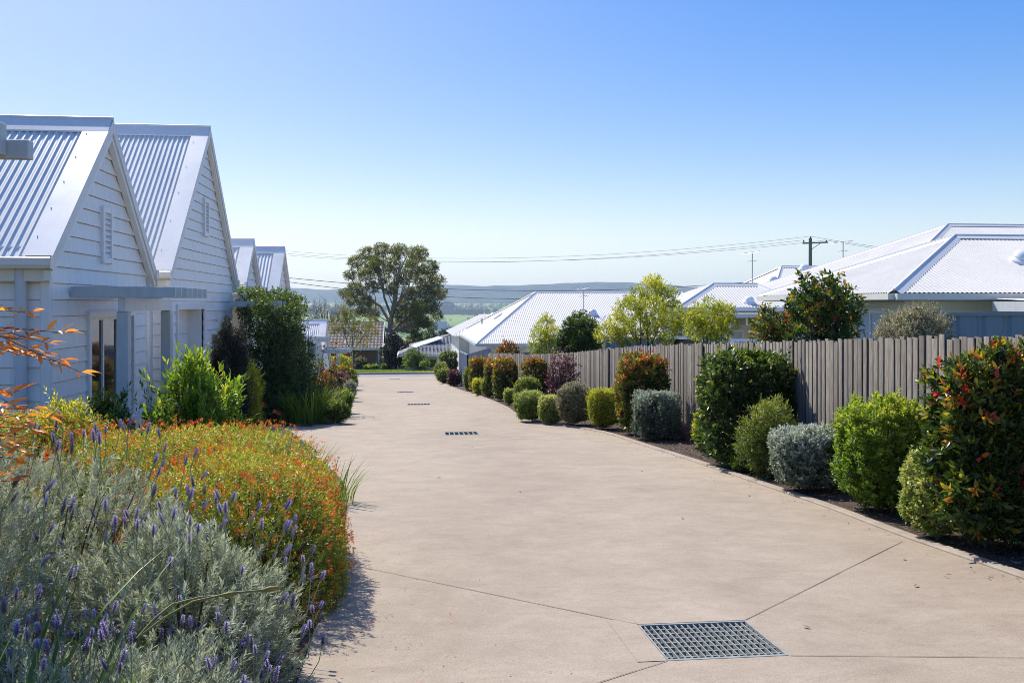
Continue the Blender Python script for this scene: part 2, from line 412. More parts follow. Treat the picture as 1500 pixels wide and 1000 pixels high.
def stems_mb(rng, c, half, n, r=.008, base=.25):
    mb = MB()
    for i in range(n):
        a = rng.random()*6.28; b = math.sqrt(rng.random())*base
        p0 = Vector((c[0]+math.cos(a)*b*half[0], c[1]+math.sin(a)*b*half[1], c[2]-half[2]-.03))
        a2 = a + rng.normal(0, .5); b2 = rng.uniform(.3, .85)
        p2 = Vector((c[0]+math.cos(a2)*b2*half[0], c[1]+math.sin(a2)*b2*half[1], c[2]+half[2]*rng.uniform(-.2, .75)))
        pm = (p0+p2)/2 + Vector((rng.normal(0,.04), rng.normal(0,.04), .08*half[2]))
        mb.tube([p0, pm, p2], [r*1.4, r, r*.5], 5, False)
    return mb
def shrub(name, base, w, dpt, h, mat, label, cat='shrub', group=None, seed=1, p=4.0, L=.05, W=.022, nl=8, slen=.06,
          cover=3.2, lump=.07, toner=None, ang=(1.2, .4), up=.55, hole=.62, hi=False, depth=.16, lift=.04, stems=14, jit=.3, tip=.15, f=3.0):
    rng = np.random.default_rng(seed)
    ov = min(.25*w/2, .5*L+.3*slen)
    lump = max(lump*1.35, .10); hole = min(hole, .5) if hole > .45 else hole; lift = lift + .05*h
    half = (w/2-ov, dpt/2-ov, (h-lift-ov)/2); c = (base[0], base[1], base[2]+lift+half[2])
    root = thing(name, base, label, cat, group)
    area = 2*(w*h + dpt*h + w*dpt)*.8
    n = int(cover*area/(nl*L*W*.5)) + 20
    P, N, q = shell(rng, n, half, p, lump, depth, f=f)
    k = holes(rng, q, 4.5, hole)
    P, N, q = P[k], N[k], q[k]
    D = unit(N*.75 + np.array([0, 0, up]) + rng.normal(0, .42, P.shape))
    hz = q[:, 2]
    slv = slen*rng.uniform(.6, 1.2, len(P)); stray = rng.random(len(P)) < .07; slv = np.where(stray, slen*rng.uniform(1.4, 2.4, len(P)), slv)
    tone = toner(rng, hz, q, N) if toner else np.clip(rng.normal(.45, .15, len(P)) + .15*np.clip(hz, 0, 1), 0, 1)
    lv = Leaves()
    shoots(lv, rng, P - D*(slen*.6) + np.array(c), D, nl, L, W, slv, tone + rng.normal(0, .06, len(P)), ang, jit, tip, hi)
    lv.build('foliage', mat, root)
    if stems: stems_mb(rng, c, half, stems, .006+.004*h).build('stems', M['stem'], root)
    return root
def t_photinia(red=.25, orange=.35):
    def fn(rng, hz, q, N):
        t = rng.normal(.36, .14, len(hz))
        y = rng.random(len(hz)); top = np.clip(hz*1.1, 0, 1)**1.5
        edge = np.clip(-N[:, 0], 0, 1)*.35
        t = np.where(y < (top+edge)*orange, rng.uniform(.54, .80, len(hz)), t)
        t = np.where(rng.random(len(hz)) < (top*.6+.06)*red, rng.uniform(.88, 1, len(hz)), t)
        return np.clip(t, 0, 1)
    return fn
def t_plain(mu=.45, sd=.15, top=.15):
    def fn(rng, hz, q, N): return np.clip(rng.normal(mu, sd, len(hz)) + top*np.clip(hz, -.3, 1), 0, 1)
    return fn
# trees: a tapered trunk, curved limbs to every clump of leaves, twigs inside the clumps
def tree(name, base, clumps, label, group=None, seed=1, r0=.2, fork=.3, mat='gumleaf', bark='gumbark', L=.16, W=.05, nl=5, slen=.14,
         dens=1.0, lean=(0, 0), twigs=6, mu=.45, limb=.35, fork_z=None, tip=.12, depthv=.30, cat='tree', hi=False, ang=(1.2, .5), up=.2):
    rng = np.random.default_rng(seed)
    base = Vector(base); root = thing(name, base, label, cat, group)
    top = max(c[0][2] for c in clumps); H = top - base.z
    cen = sum((Vector(c[0]) for c in clumps), Vector()) / len(clumps)
    tr = MB()
    tp = []
    nseg = 9
    for i in range(nseg+1):
        t = i/nseg
        p = base.lerp(Vector((cen.x, cen.y, top)), t*.88)
        p.x = base.x + (cen.x-base.x)*t**1.3 + lean[0]*t + math.sin(t*5+seed)*.02*H*.4
        p.y = base.y + (cen.y-base.y)*t**1.3 + math.cos(t*4+seed)*.02*H*.4
        tp.append(p)
    tr.tube([tp[0]-Vector((0,0,.15))] + tp, [r0*1.5] + [r0*(1.08-.92*(i/nseg)**.8) for i in range(nseg+1)], 9)
    lb = MB()
    lv = Leaves()
    C = np.array([tuple(c[0]) for c in clumps]); K = max(3, len(C)//5); K = min(K, len(C))
    ctr = C[rng.permutation(len(C))[:K]].copy()
    for _ in range(8):
        own = np.argmin(((C[:, None]-ctr[None])**2).sum(2), 1)
        for k in range(K):
            if (own == k).any(): ctr[k] = C[own == k].mean(0)
    mains = []
    for k in range(K):
        e = Vector(ctr[k]); hgt = (e.z-base.z)/H
        ta = max(fork, min(.85, hgt*.50 + rng.uniform(-.06, .06)))
        i = ta*nseg; a = int(i); s0 = tp[a].lerp(tp[min(a+1, nseg)], i-a); ln = (e-s0).length
        rr = r0*(1.0-.75*ta)*limb*1.9
        m1 = s0.lerp(e, .33) + Vector((rng.normal(0, .05)*ln, rng.normal(0, .05)*ln, .02*ln)); m2 = s0.lerp(e, .68) + Vector((rng.normal(0, .05)*ln, rng.normal(0, .05)*ln, -.03*ln))
        lb.tube([s0, m1, m2, e], [rr, rr*.8, rr*.6, rr*.3], 6, False); mains.append((s0, m1, m2, e, rr))
    for ci, (cc, rad) in enumerate(clumps):
        cc = Vector(cc); s0, m1, m2, e, rr = mains[own[ci]]
        t = rng.uniform(.0, .9); b0 = m1.lerp(m2, t); rr = rr*.42; ln = (cc-b0).length
        m2 = b0.lerp(cc, .6) + Vector((rng.normal(0, .07)*ln, rng.normal(0, .07)*ln, .06*ln))
        lb.tube([b0, b0.lerp(cc, .3) + Vector((0, 0, -.02*ln)), m2, cc], [rr, rr*.8, rr*.55, rr*.2], 5, False)
        rx = np.array(rad if hasattr(rad, '__len__') else (rad, rad, rad*.8))
        for _ in range(twigs):
            e = unit(rng.normal(0, 1, (1, 3)))[0]*rx*.85
            b0 = m2.lerp(cc, rng.random()); e = cc + Vector(e)
            lb.tube([b0, b0.lerp(e, .5) + Vector((0, 0, .06)), e], [rr*.3, rr*.2, rr*.08], 4, False)
        vol = 4/3*math.pi*rx[0]*rx[1]*rx[2]
        area = 4*math.pi*(rx[0]*rx[1])**.5*rx[2]
        n = int(dens*1.6*area/(nl*L*W*.5)) + 6
        P, N, q = shell(rng, n, rx, 2.0, .18, depthv, f=2.6)
        k = holes(rng, q, 3.2, .45, .85)
        P, N = P[k], N[k]
        D = unit(N*.6 + np.array([0, 0, up]) + rng.normal(0, .5, P.shape))
        tone = np.clip(rng.normal(mu, .16, len(P)) + rng.normal(0, .06), 0, 1)
        shoots(lv, rng, P + np.array(cc), D, nl, L, W, slen, tone, ang, .45, tip, hi)
    tr.build('trunk', M[bark], root, True)
    lb.build('limbs', M[bark], root)
    lv.build('crown', M[mat], root)
    return root
def blades(lv, rng, c, n, spread, length, width, tone=.5, arch=.5, segs=4):
    # strap leaves arching out of a tuft
    for i in range(n):
        a = rng.random()*6.28; b = rng.random()**.5*spread
        p = np.array([c[0]+math.cos(a)*b, c[1]+math.sin(a)*b, c[2]])
        a += rng.normal(0, .5); ln = length*rng.uniform(.6, 1.1); ar = arch*rng.uniform(.4, 1.3)
        o = np.array([math.cos(a), math.sin(a), 0]); sd = np.array([-math.sin(a), math.cos(a), 0])
        V = []
        for k in range(segs+1):
            t = k/segs
            q = p + o*(ln*ar*t**1.6) + np.array([0, 0, ln*(t - .45*ar*t*t)])
            ww = width*(1-t**2.2)*.5 + .0006
            V += [q - sd*ww + np.array([0, 0, .3*ww]), q - np.array([0, 0, .2*ww]), q + sd*ww + np.array([0, 0, .3*ww])]
        T = []
        for k in range(segs):
            b0 = k*3
            for j in (0, 1):
                T += [(b0+j, b0+j+1, b0+j+4), (b0+j, b0+j+4, b0+j+3)]
        tn = tone + rng.normal(0, .14)
        lv.raw(V, T, [tn + .08*(k//3/segs) for k in range(len(V))])
def tuft(name, base, n, spread, length, width, label, cat='strap-leaved plant', seed=1, tone=.5, arch=.5, group=None, mat='grassblade'):
    rng = np.random.default_rng(seed)
    lv = Leaves(); blades(lv, rng, base, n, spread, length, width, tone, arch)
    o = lv.build(name, M[mat]); return props(o, label, cat, group)
# ------------------------------------------------------------------ setting: ground, driveway, beds, street, valley, hills
def HG(y):                       # height of the terrain along the valley line
    if y < 115: return G(y) - .06
    z0 = G(115) - .06
    if y < 420:
        t = (y-115)/305; t = t*t*(3-2*t); return z0 + (-44-z0)*t
    if y < 1700: return -44.0
    return -44.0 + 45.5*min(1, (y-1700)/1650)**1.15
ys = [-40, -15, -5, 0, 6, 12, 20, 30, 40, 50, 58, 70, 85, 100, 115, 130, 150, 170, 190, 215, 240, 270, 300, 340, 380, 420, 520, 700, 1000, 1400, 1700, 1900, 2100, 2300, 2500, 2700, 2900, 3100, 3350, 3700, 4600]
xs = [-3200, -2000, -1200, -700, -400, -220, -120, -60, -30, -12, -4, 0, 5, 12, 30, 60, 120, 220, 400, 700, 1200, 2000, 3200]
mb = MB()
rngt = np.random.default_rng(5)
vs = []
for y in ys:
    for x in xs:
        z = HG(y) + (0 if y < 600 else rngt.normal(0, 1.2))
        vs.append((x, y, z))
nx = len(xs)
mb.add(vs, [(j*nx+i, j*nx+i+1, (j+1)*nx+i+1, (j+1)*nx+i) for j in range(len(ys)-1) for i in range(nx-1)])
mb.build('terrain', M['terrain'], smooth=True, kind='structure', label='soil of the yards and green paddocks of the valley floor')
def hills(name, dist, prof, depth, label, rough, seed):
    # a range with real depth: profile gives (photo x, photo y) of its crest
    rng = np.random.default_rng(seed)
    pxs = np.linspace(prof[0][0], prof[-1][0], 160); cy = np.interp(pxs, [p[0] for p in prof], [p[1] for p in prof])
    rows = 14; V = []
    ph = rng.random(12)*6.28
    for r in range(rows):
        t = r/(rows-1)                # 0 foot, .6 crest, 1 back
        for px, py in zip(pxs, cy):
            d0 = dist + (t-.6)*depth
            q = dp(px, py, dist); cz = q.z
            rr = ray(px, 445); k = d0
            x, y = rr.x*k, rr.y*k
            s = (t/.6) if t < .6 else 1-(t-.6)/.4*.8
            s = s**.85
            z = -46 + (cz+46)*s
            z += rough*math.sin(math.pi*min(1, t/.6))*(math.sin(px*.045+ph[0]+t*4)+.6*math.sin(px*.11+ph[1]-t*6)+.4*math.sin(px*.23+ph[2]+9*t)) * (0 if abs(t-.6) < .04 else 1)
            if abs(t-.6) < .05: z += rough*.25*math.sin(px*.35+ph[3]) + rough*.15*math.sin(px*.9+ph[4])
            V.append((x, y, z))
    n = len(pxs); m2 = MB()
    m2.add(V, [(r*n+i, r*n+i+1, (r+1)*n+i+1, (r+1)*n+i) for r in range(rows-1) for i in range(n-1)])
    m2.build(name, M['hill'], smooth=True, kind='structure', label=label)
hills('hills', 3900, [(-500, 432), (100, 428), (300, 420), (420, 419), (480, 424), (560, 420), (640, 415), (660, 416), (700, 418.5), (760, 416), (800, 414), (850, 413), (905, 412), (950, 413), (985, 415), (1010, 419), (1060, 424), (1200, 430), (1600, 436), (2100, 440)], 1300, 'long forested blue mountain range along the horizon', 9, 3)
# driveway outline (world metres)
def smooth(pts, n=5):
    out = []
    P = [Vector((p[0], p[1], 0)) for p in pts]
    for i in range(len(P)-1):
        p0 = P[max(i-1, 0)]; p1 = P[i]; p2 = P[i+1]; p3 = P[min(i+2, len(P)-1)]
        for k in range(n):
            t = k/n
            q = ((p1*2) + (p2-p0)*t + (p0*2-p1*5+p2*4-p3)*t*t + (p1*3-p0-p2*3+p3)*t**3)*.5
            out.append((q.x, q.y))
    out.append((P[-1].x, P[-1].y)); return out
def g2(px, py): q = gp(px, py); return (q.x, q.y)
EDGE_R = smooth([(4.3, -32), (4.2, -16), (4.15, -6), (4.1, 2)] + [g2(*p) for p in [(1500, 848), (1320, 785), (1210, 743), (1100, 705), (1010, 674), (950, 655), (880, 633), (815, 622), (768, 614)]] + [g2(*p) for p in [(752, 606), (735, 595), (700, 580), (668, 570), (645, 559)]] + [(1.9, 56.5)])
EDGE_L = smooth([(-14, -32), (-14, -14), (-14, -2.6), (-13.6, -2.2), (-1.2, -2.0), (-.60, -1.6), (-.52, 0), (-.52, 5), (-.56, 8), (-.8, 11), (-1.5, 13.6), (-2.3, 14.6), (-3.93, 14.9)])  # unseen court behind the camera, widened to bounce light onto the walls
APRON = [(-3.93, 19.9)]
EDGE_L2 = smooth([(-3.93, 19.9), (-2.2, 19.1), (-1.45, 19.6), (-1.45, 21.5), (-1.55, 24), (-1.75, 29), (-2.0, 34), (-2.4, 42), (-2.9, 50), (-3.4, 56.5)])
outline = EDGE_L + EDGE_L2 + list(reversed(EDGE_R))
# the five drains: centre, width across, length along the driveway
def drain_quad(tl, tr, br, bl): return [g2(*p) for p in (tl, tr, br, bl)]
dq = drain_quad((937, 911), (1093, 907), (1150, 963.5), (980, 969.5))
dc = (sum(p[0] for p in dq)/4, sum(p[1] for p in dq)/4)
print('near drain', dq)
DW, DL, DROT = .60, .60, 0.0
DR = [(dc[0], dc[1])] + [g2(*p) for p in [(676, 634.5), (613.5, 592), (594, 574), (578.5, 555)]]
DSZ = [(.62, .60), (.62, .62), (.66, .62), (.62, .62), (.62, .62)]
e0 = ((dq[0][0]+dq[3][0])/2 - (dq[1][0]+dq[2][0])/2)
print('width', abs(e0), 'len', ((dq[0][1]-dq[3][1])+(dq[1][1]-dq[2][1]))/2)
verts = [Vector(p) for p in outline]; edges = []; n = len(verts)
loops = [[i for i in range(n)]]
for (cx, cy), (w, l) in zip(DR, DSZ):
    b = len(verts)
    verts += [Vector((cx-w/2, cy-l/2)), Vector((cx+w/2, cy-l/2)), Vector((cx+w/2, cy+l/2)), Vector((cx-w/2, cy+l/2))]
    loops.append([b, b+1, b+2, b+3])
for lp in loops: edges += [(lp[i], lp[(i+1) % len(lp)]) for i in range(len(lp))]
cv, ce, cf, *_ = geometry.delaunay_2d_cdt(verts, edges, [], 1, 1e-5)
mb = MB(); keep = []
for f in cf:
    c = sum((cv[i] for i in f), Vector((0, 0)))/len(f)
    if not any(abs(c.x-cx) < w/2 and abs(c.y-cy) < l/2 for (cx, cy), (w, l) in zip(DR, DSZ)): keep.append(tuple(f))
mb.add([(v.x, v.y, G(v.y)) for v in cv], keep)
drv = mb.build('driveway', M['concrete'], kind='structure', label='wide pale brown concrete driveway running downhill to the street')
# control joints: shallow dark sawn lines, laid 4 mm over the slab
jn = MB()
def joint(p, q, w=.0065):
    p = Vector((p[0], p[1], 0)); q = Vector((q[0], q[1], 0)); d = (q-p); L = d.length; d /= L; s = Vector((-d.y, d.x, 0))*w/2
    k = max(2, int(L/.35)); rr = np.random.default_rng(int(L*1000))
    prev = None
    for i in range(k+1):
        c = p + d*(L*i/k) + s*rr.normal(0, .35); u = s*rr.uniform(.65, 1.2)
        a, b = c+u, c-u
        a = (a.x, a.y, G(a.y)+.0035); b = (b.x, b.y, G(b.y)+.0035)
        if prev: jn.quad(prev[0], prev[1], b, a)
        prev = (a, b)
W0, L0 = DSZ[0][0]/2+.004, DSZ[0][1]/2+.004
cx, cy = DR[0]
joint(g2(455, 815), (cx-W0, cy+L0)); joint((cx+W0, cy+L0), g2(1321, 793)); joint((cx+W0, cy-L0), (4.1, cy-L0-.35)); joint((cx-W0, cy-L0), (cx-W0-1.6, cy-L0-1.0))
joint(g2(432, 664), g2(935, 656)); joint((-1.5, 26.5), (2.35, 26.4)); joint((-2, 35), (1.9, 35)); joint((-2.6, 46), (1.6, 46))
joint((-3.93, 17.0), g2(505, 640)); joint((-3.9, 14.95), (-1.6, 13.75), .012)
jn.build('expansion_joints', M['joint'], drv)
# wet-looking worn patches are in the slab itself; a lighter frame of concrete round the near drain
fr = MB()
for (x0, x1, y0, y1) in [(cx-.46, cx-.312, cy-.30, cy+.40), (cx-.31, cx+.31, cy+.302, cy+.40)]:
    fr.quad((x0, y0, G(y0)+.003), (x1, y0, G(y0)+.003), (x1, y1, G(y1)+.003), (x0, y1, G(y1)+.003))
fr.build('drain_collar', M['concrete'], drv)
# drains
def make_drain(i, c, w, l, label):
    x, y = c; z = G(y); fine = i == 0
    root = thing('drain_grate', (x, y, z), label, 'drain grate', 'steel drain grates down the middle of the driveway')
    pit = MB()
    x0, x1, y0, y1 = x-w/2, x+w/2, y-l/2, y+l/2; b = .32
    c4 = [(x0,y0),(x1,y0),(x1,y1),(x0,y1)]
    for k in range(4):
        a, d = c4[k], c4[(k+1) % 4]
        pit.quad((a[0],a[1],G(a[1])-.001), (d[0],d[1],G(d[1])-.001), (d[0],d[1],z-b), (a[0],a[1],z-b))
    pit.quad(*[(p[0],p[1],z-b) for p in c4])
    pit.build('pit', M['kerb'], root)
    f = MB(); t = .022
    def sl(xa, xb, ya, yb, zt, zb):
        f.add([(xa,ya,G(ya)+zb),(xb,ya,G(ya)+zb),(xb,yb,G(yb)+zb),(xa,yb,G(yb)+zb),(xa,ya,G(ya)+zt),(xb,ya,G(ya)+zt),(xb,yb,G(yb)+zt),(xa,yb,G(yb)+zt)],
              [(0,3,2,1),(4,5,6,7),(0,1,5,4),(1,2,6,5),(2,3,7,6),(3,0,4,7)])
    sl(x0+.002, x1-.002, y0+.002, y0+t, .002, -.05); sl(x0+.002, x1-.002, y1-t, y1-.002, .002, -.05)
    sl(x0+.002, x0+t*.5, y0+t, y1-t, .002, -.05); sl(x1-t*.5, x1-.002, y0+t, y1-t, .002, -.05)
    f.build('rim', M['galv'], root)
    f = MB()
    nb = 18 if fine else 7
    bw = .006 if fine else .016
    for k in range(1, nb):
        xx = x0 + w*k/nb
        sl(xx-bw/2, xx+bw/2, y0+t, y1-t, -.002, -.045 if fine else -.03)
    f.build('bearing_bars', M['galv'], root)
    f = MB()
    nr = 8 if fine else 3
    for k in range(1, nr):
        yy = y0 + l*k/nr
        sl(x0+t*.5, x1-t*.5, yy-.004, yy+.004, -.008, -.022)
    f.build('cross_rods', M['galv'], root)
    return root
labs = ['galvanised drain grate set in the foreground concrete, largest of the grates', 'small dark drain grate beyond the transverse joint, second nearest of the five',
        'dark drain grate in mid driveway, third of the line downhill', 'dark drain grate beyond the middle one, second last before the street', 'faint drain grate just before the street, farthest of all']
for i in range(5): make_drain(i, DR[i], DSZ[i][0], DSZ[i][1], labs[i])
# edging strips
def strip(pts, w, z0, z1, side=1):
    mbk = MB(); P = [Vector((p[0], p[1], 0)) for p in pts]; vs = []
    for i, p in enumerate(P):
        d = (P[min(i+1, len(P)-1)]-P[max(i-1, 0)]).normalized(); s = Vector((d.y, -d.x, 0))*side
        a = p - s*.004; b = p + s*w; c = .012
        vs += [(a.x,a.y,G(a.y)+z0), (a.x,a.y,G(a.y)+z1-c), (a.x+s.x*c,a.y+s.y*c,G(a.y)+z1), (b.x-s.x*c,b.y-s.y*c,G(b.y)+z1), (b.x,b.y,G(b.y)+z1-c), (b.x,b.y,G(b.y)+z0)]
    fs = []
    for i in range(len(P)-1):
        for k in range(5): fs.append((i*6+k, i*6+k+1, (i+1)*6+k+1, (i+1)*6+k))
    mbk.add(vs, fs); return mbk
strip(EDGE_R, .10, -.06, .022, 1).build('kerb', M['kerb'], kind='structure', label='concrete edging along the fence side of the driveway')
strip(EDGE_L2[6:], .10, -.06, .02, -1).build('kerb', M['kerb'], kind='structure', label='concrete edging beside the mixed border')
# garden beds
def bed(name, pts, dz, label):
    cv, ce, cf, *_ = geometry.delaunay_2d_cdt([Vector(p) for p in pts], [(i, (i+1) % len(pts)) for i in range(len(pts))], [], 1, 1e-5)
    m2 = MB(); m2.add([(v.x, v.y, G(v.y)+dz) for v in cv], [tuple(f) for f in cf])
    return m2.build(name, M['mulch'], kind='structure', label=label)
offR = [(x+.06, y) for x, y in EDGE_R if y > -7]
FENCE = smooth([(4.95, -4), (4.95, 6), (4.93, 12), (4.9, 17), (4.68, 21), (4.3, 25), (3.8, 29), (3.35, 32.5), (3.05, 35.2)], 6)
bed('garden_bed', offR[:-6] + [(2.3, 44), (2.3, 38), (2.35, 36.9)] + [(x-.02, y) for x, y in reversed(FENCE)], .012, 'mulched bed between the driveway and the paling fence')
bed('garden_bed', [(x-.0, y) for x, y in EDGE_L if y > -1.7 and x > -4.1] + [(-4.0, 14.9), (-4.0, 10.6), (-9, 10.6), (-9, -2.1)], .01, 'mulched bed under the lavender and orange hedge')
bed('garden_bed', [(x-.06, y) for x, y in EDGE_L2] + [(-7, 56.5), (-7, 30), (-4.6, 30), (-4.6, 24.8), (-4.0, 24.8), (-4.0, 19.9)], .01, 'mulched bed under the creeper and border plants')
# mulch chips
rng = np.random.default_rng(11); lv = Leaves()
def scatter(n, xa, xb, ya, yb, test):
    x = rng.uniform(xa, xb, n); y = ya + (yb-ya)*rng.random(n)**1.4
    k = np.array([test(a, b) for a, b in zip(x, y)]); return x[k], y[k]
er = np.array(EDGE_R); fe = np.array(FENCE)
x, y = scatter(22000, 2.4, 5.0, 4.5, 34, lambda a, b: np.interp(b, er[:, 1], er[:, 0])+.13 < a < np.interp(b, fe[:, 1], fe[:, 0]))
ps = np.stack([x, y, np.array([G(v) for v in y]) + .016 + rng.random(len(x))*.02], 1)
d = rng.normal(0, 1, ps.shape); d[:, 2] *= .25; nn = rng.normal(0, .3, ps.shape); nn[:, 2] += 1
lv.add(ps, d, nn, rng.uniform(.02, .06, len(ps)), rng.uniform(.008, .022, len(ps)), rng.random(len(ps)), False, .05)
props(lv.build('mulch_chips', M['chip']), 'loose bark chips lying on the bed along the fence', 'mulch', None, 'stuff')
# fallen petals and leaves on the slab
lv = Leaves(); n = 130
px = rng.normal(-.1, .55, n); py = rng.uniform(3.6, 8, n); k = px > -.48; px, py = px[k], py[k]
ps = np.stack([px, py, np.array([G(v) for v in py])+.006], 1); d = rng.normal(0, 1, ps.shape); d[:, 2] = 0
lv.add(ps, d, np.tile([0., 0, 1], (len(ps), 1)), rng.uniform(.01, .022, len(ps)), .008, rng.uniform(0, .5, len(ps)), False, -.3)
props(lv.build('fallen_petals', M['cflower']), 'tiny red petals fallen on the concrete beside the orange hedge', 'petals', None, 'stuff')
lv = Leaves()
pts = [gp(1096, 726), gp(940, 690), gp(1340, 860), gp(760, 720), gp(1175, 918), gp(1000, 760), gp(690, 655), gp(640, 700)]
ps = np.array([tuple(p) for p in pts]) + [0, 0, .008]; d = rng.normal(0, 1, ps.shape); d[:, 2] = .1
lv.add(ps, d, np.tile([0., .3, 1], (len(ps), 1)), .05, .022, .4, True, .3)
props(lv.build('fallen_leaves', M['olive']), 'few dry leaves scattered on the open driveway', 'leaves', None, 'stuff')
r9 = np.random.default_rng(17); lv = Leaves()
yy = r9.uniform(5.5, 26, 150); xx = np.interp(yy, np.array(EDGE_R)[:, 1], np.array(EDGE_R)[:, 0]) - np.abs(r9.normal(0, .22, 150)) - .03
ps = np.stack([xx, yy, np.array([G(v) for v in yy]) + .008], 1); d = r9.normal(0, 1, ps.shape); d[:, 2] *= .1
lv.add(ps, d, np.tile([0., .2, 1], (len(ps), 1)), r9.uniform(.02, .045, len(ps)), r9.uniform(.008, .018, len(ps)), r9.uniform(.1, .8, len(ps)), True, .2)
ps = np.stack([r9.uniform(cx-.27, cx+.27, 40), r9.uniform(cy-.27, cy+.27, 40), np.full(40, G(cy)-.30)], 1); d = r9.normal(0, 1, ps.shape); d[:, 2] *= .1
lv.add(ps, d, np.tile([0., .2, 1], (len(ps), 1)), r9.uniform(.03, .06, 40), r9.uniform(.012, .022, 40), r9.uniform(.2, .8, 40), True, .2)
props(lv.build('leaf_litter', M['olive']), 'dry leaf litter along the fence side edging and in the near drain', 'leaves', None, 'stuff')
# street and verge
mb = MB(); 
for (xa, xb) in [(-120, 120)]:
    mb.quad((xa, 56.4, G(56.4)-.012), (xb, 56.4, G(56.4)-.012), (xb, 63.2, G(63.2)-.012), (xa, 63.2, G(63.2)-.012))
mb.build('street', M['asphalt'], kind='structure', label='grey street crossing the foot of the driveway')
mb = MB(); mb.add([(-120, 63.2, G(63.2)-.05), (120, 63.2, G(63.2)-.05), (120, 63.45, G(63.2)-.05), (-120, 63.45, G(63.2)-.05), (-120, 63.22, G(63.2)+.1), (120, 63.22, G(63.2)+.1), (120, 63.42, G(63.2)+.11), (-120, 63.42, G(63.2)+.11)], [(0,1,5,4),(4,5,6,7),(2,3,7,6),(1,2,6,5),(3,0,4,7)])
mb.build('kerb', M['kerb'], kind='structure', label='street kerb below the grass verge')
mb = MB(); mb.quad((-120, 63.43, G(63.4)+.1), (120, 63.43, G(63.4)+.1), (120, 78, G(78)+.06), (-120, 78, G(78)+.06))
mb.build('lawn', M['lawn'], kind='structure', label='bright mown grass verge across the street')
lv = Leaves(); n = 9000
x = rng.uniform(-11, 4, n); y = 63.5 + 9*rng.random(n)
ps = np.stack([x, y, np.array([G(v) for v in y])+.07], 1); d = rng.normal(0, .4, ps.shape); d[:, 2] = 1
lv.add(ps, d, rng.normal(0, 1, ps.shape), rng.uniform(.05, .12, n), .03, rng.uniform(.4, .95, n))
props(lv.build('grass', M['grassblade']), 'short grass blades standing in the verge', 'grass', None, 'stuff')
# ------------------------------------------------------------------ building kit
def corr(mb, poly, down, pitch=.095, amp=.013, ns=6, lift=None):
    # corrugated sheet: the convex 3-D polygon ruled along its fall line
    P = [Vector(p) for p in poly]; n = Vector((0, 0, 0))
    for i in range(len(P)): n += P[i].cross(P[(i+1) % len(P)])
    n.normalize()
    if n.z < 0: n = -n
    dn = Vector(down); dn = (dn - n*dn.dot(n)).normalized(); ac = n.cross(dn)
    o = P[0]
    q = [((p-o).dot(ac), (p-o).dot(dn)) for p in P]
    a0, a1 = min(u for u, _ in q), max(u for u, _ in q)
    st = pitch/ns; cnt = int((a1-a0)/st); prev = None; vs = []; fs = []
    for i in range(cnt+1):
        u = min(max(a0 + i*(a1-a0)/cnt, a0+1e-4), a1-1e-4); hit = []
        for j in range(len(q)):
            (u0, v0), (u1, v1) = q[j], q[(j+1) % len(q)]
            if (u0-u)*(u1-u) <= 0 and abs(u1-u0) > 1e-9: hit.append(v0 + (v1-v0)*(u-u0)/(u1-u0))
        if len(hit) < 2: prev = None; continue
        v0, v1 = min(hit), max(hit); h = amp*math.sin(2*math.pi*i/ns)
        b = len(vs); vs += [o+ac*u+dn*v0+n*h, o+ac*u+dn*v1+n*h]
        if prev is not None: fs.append((prev, prev+1, b+1, b))
        prev = b
    mb.add(vs, fs)
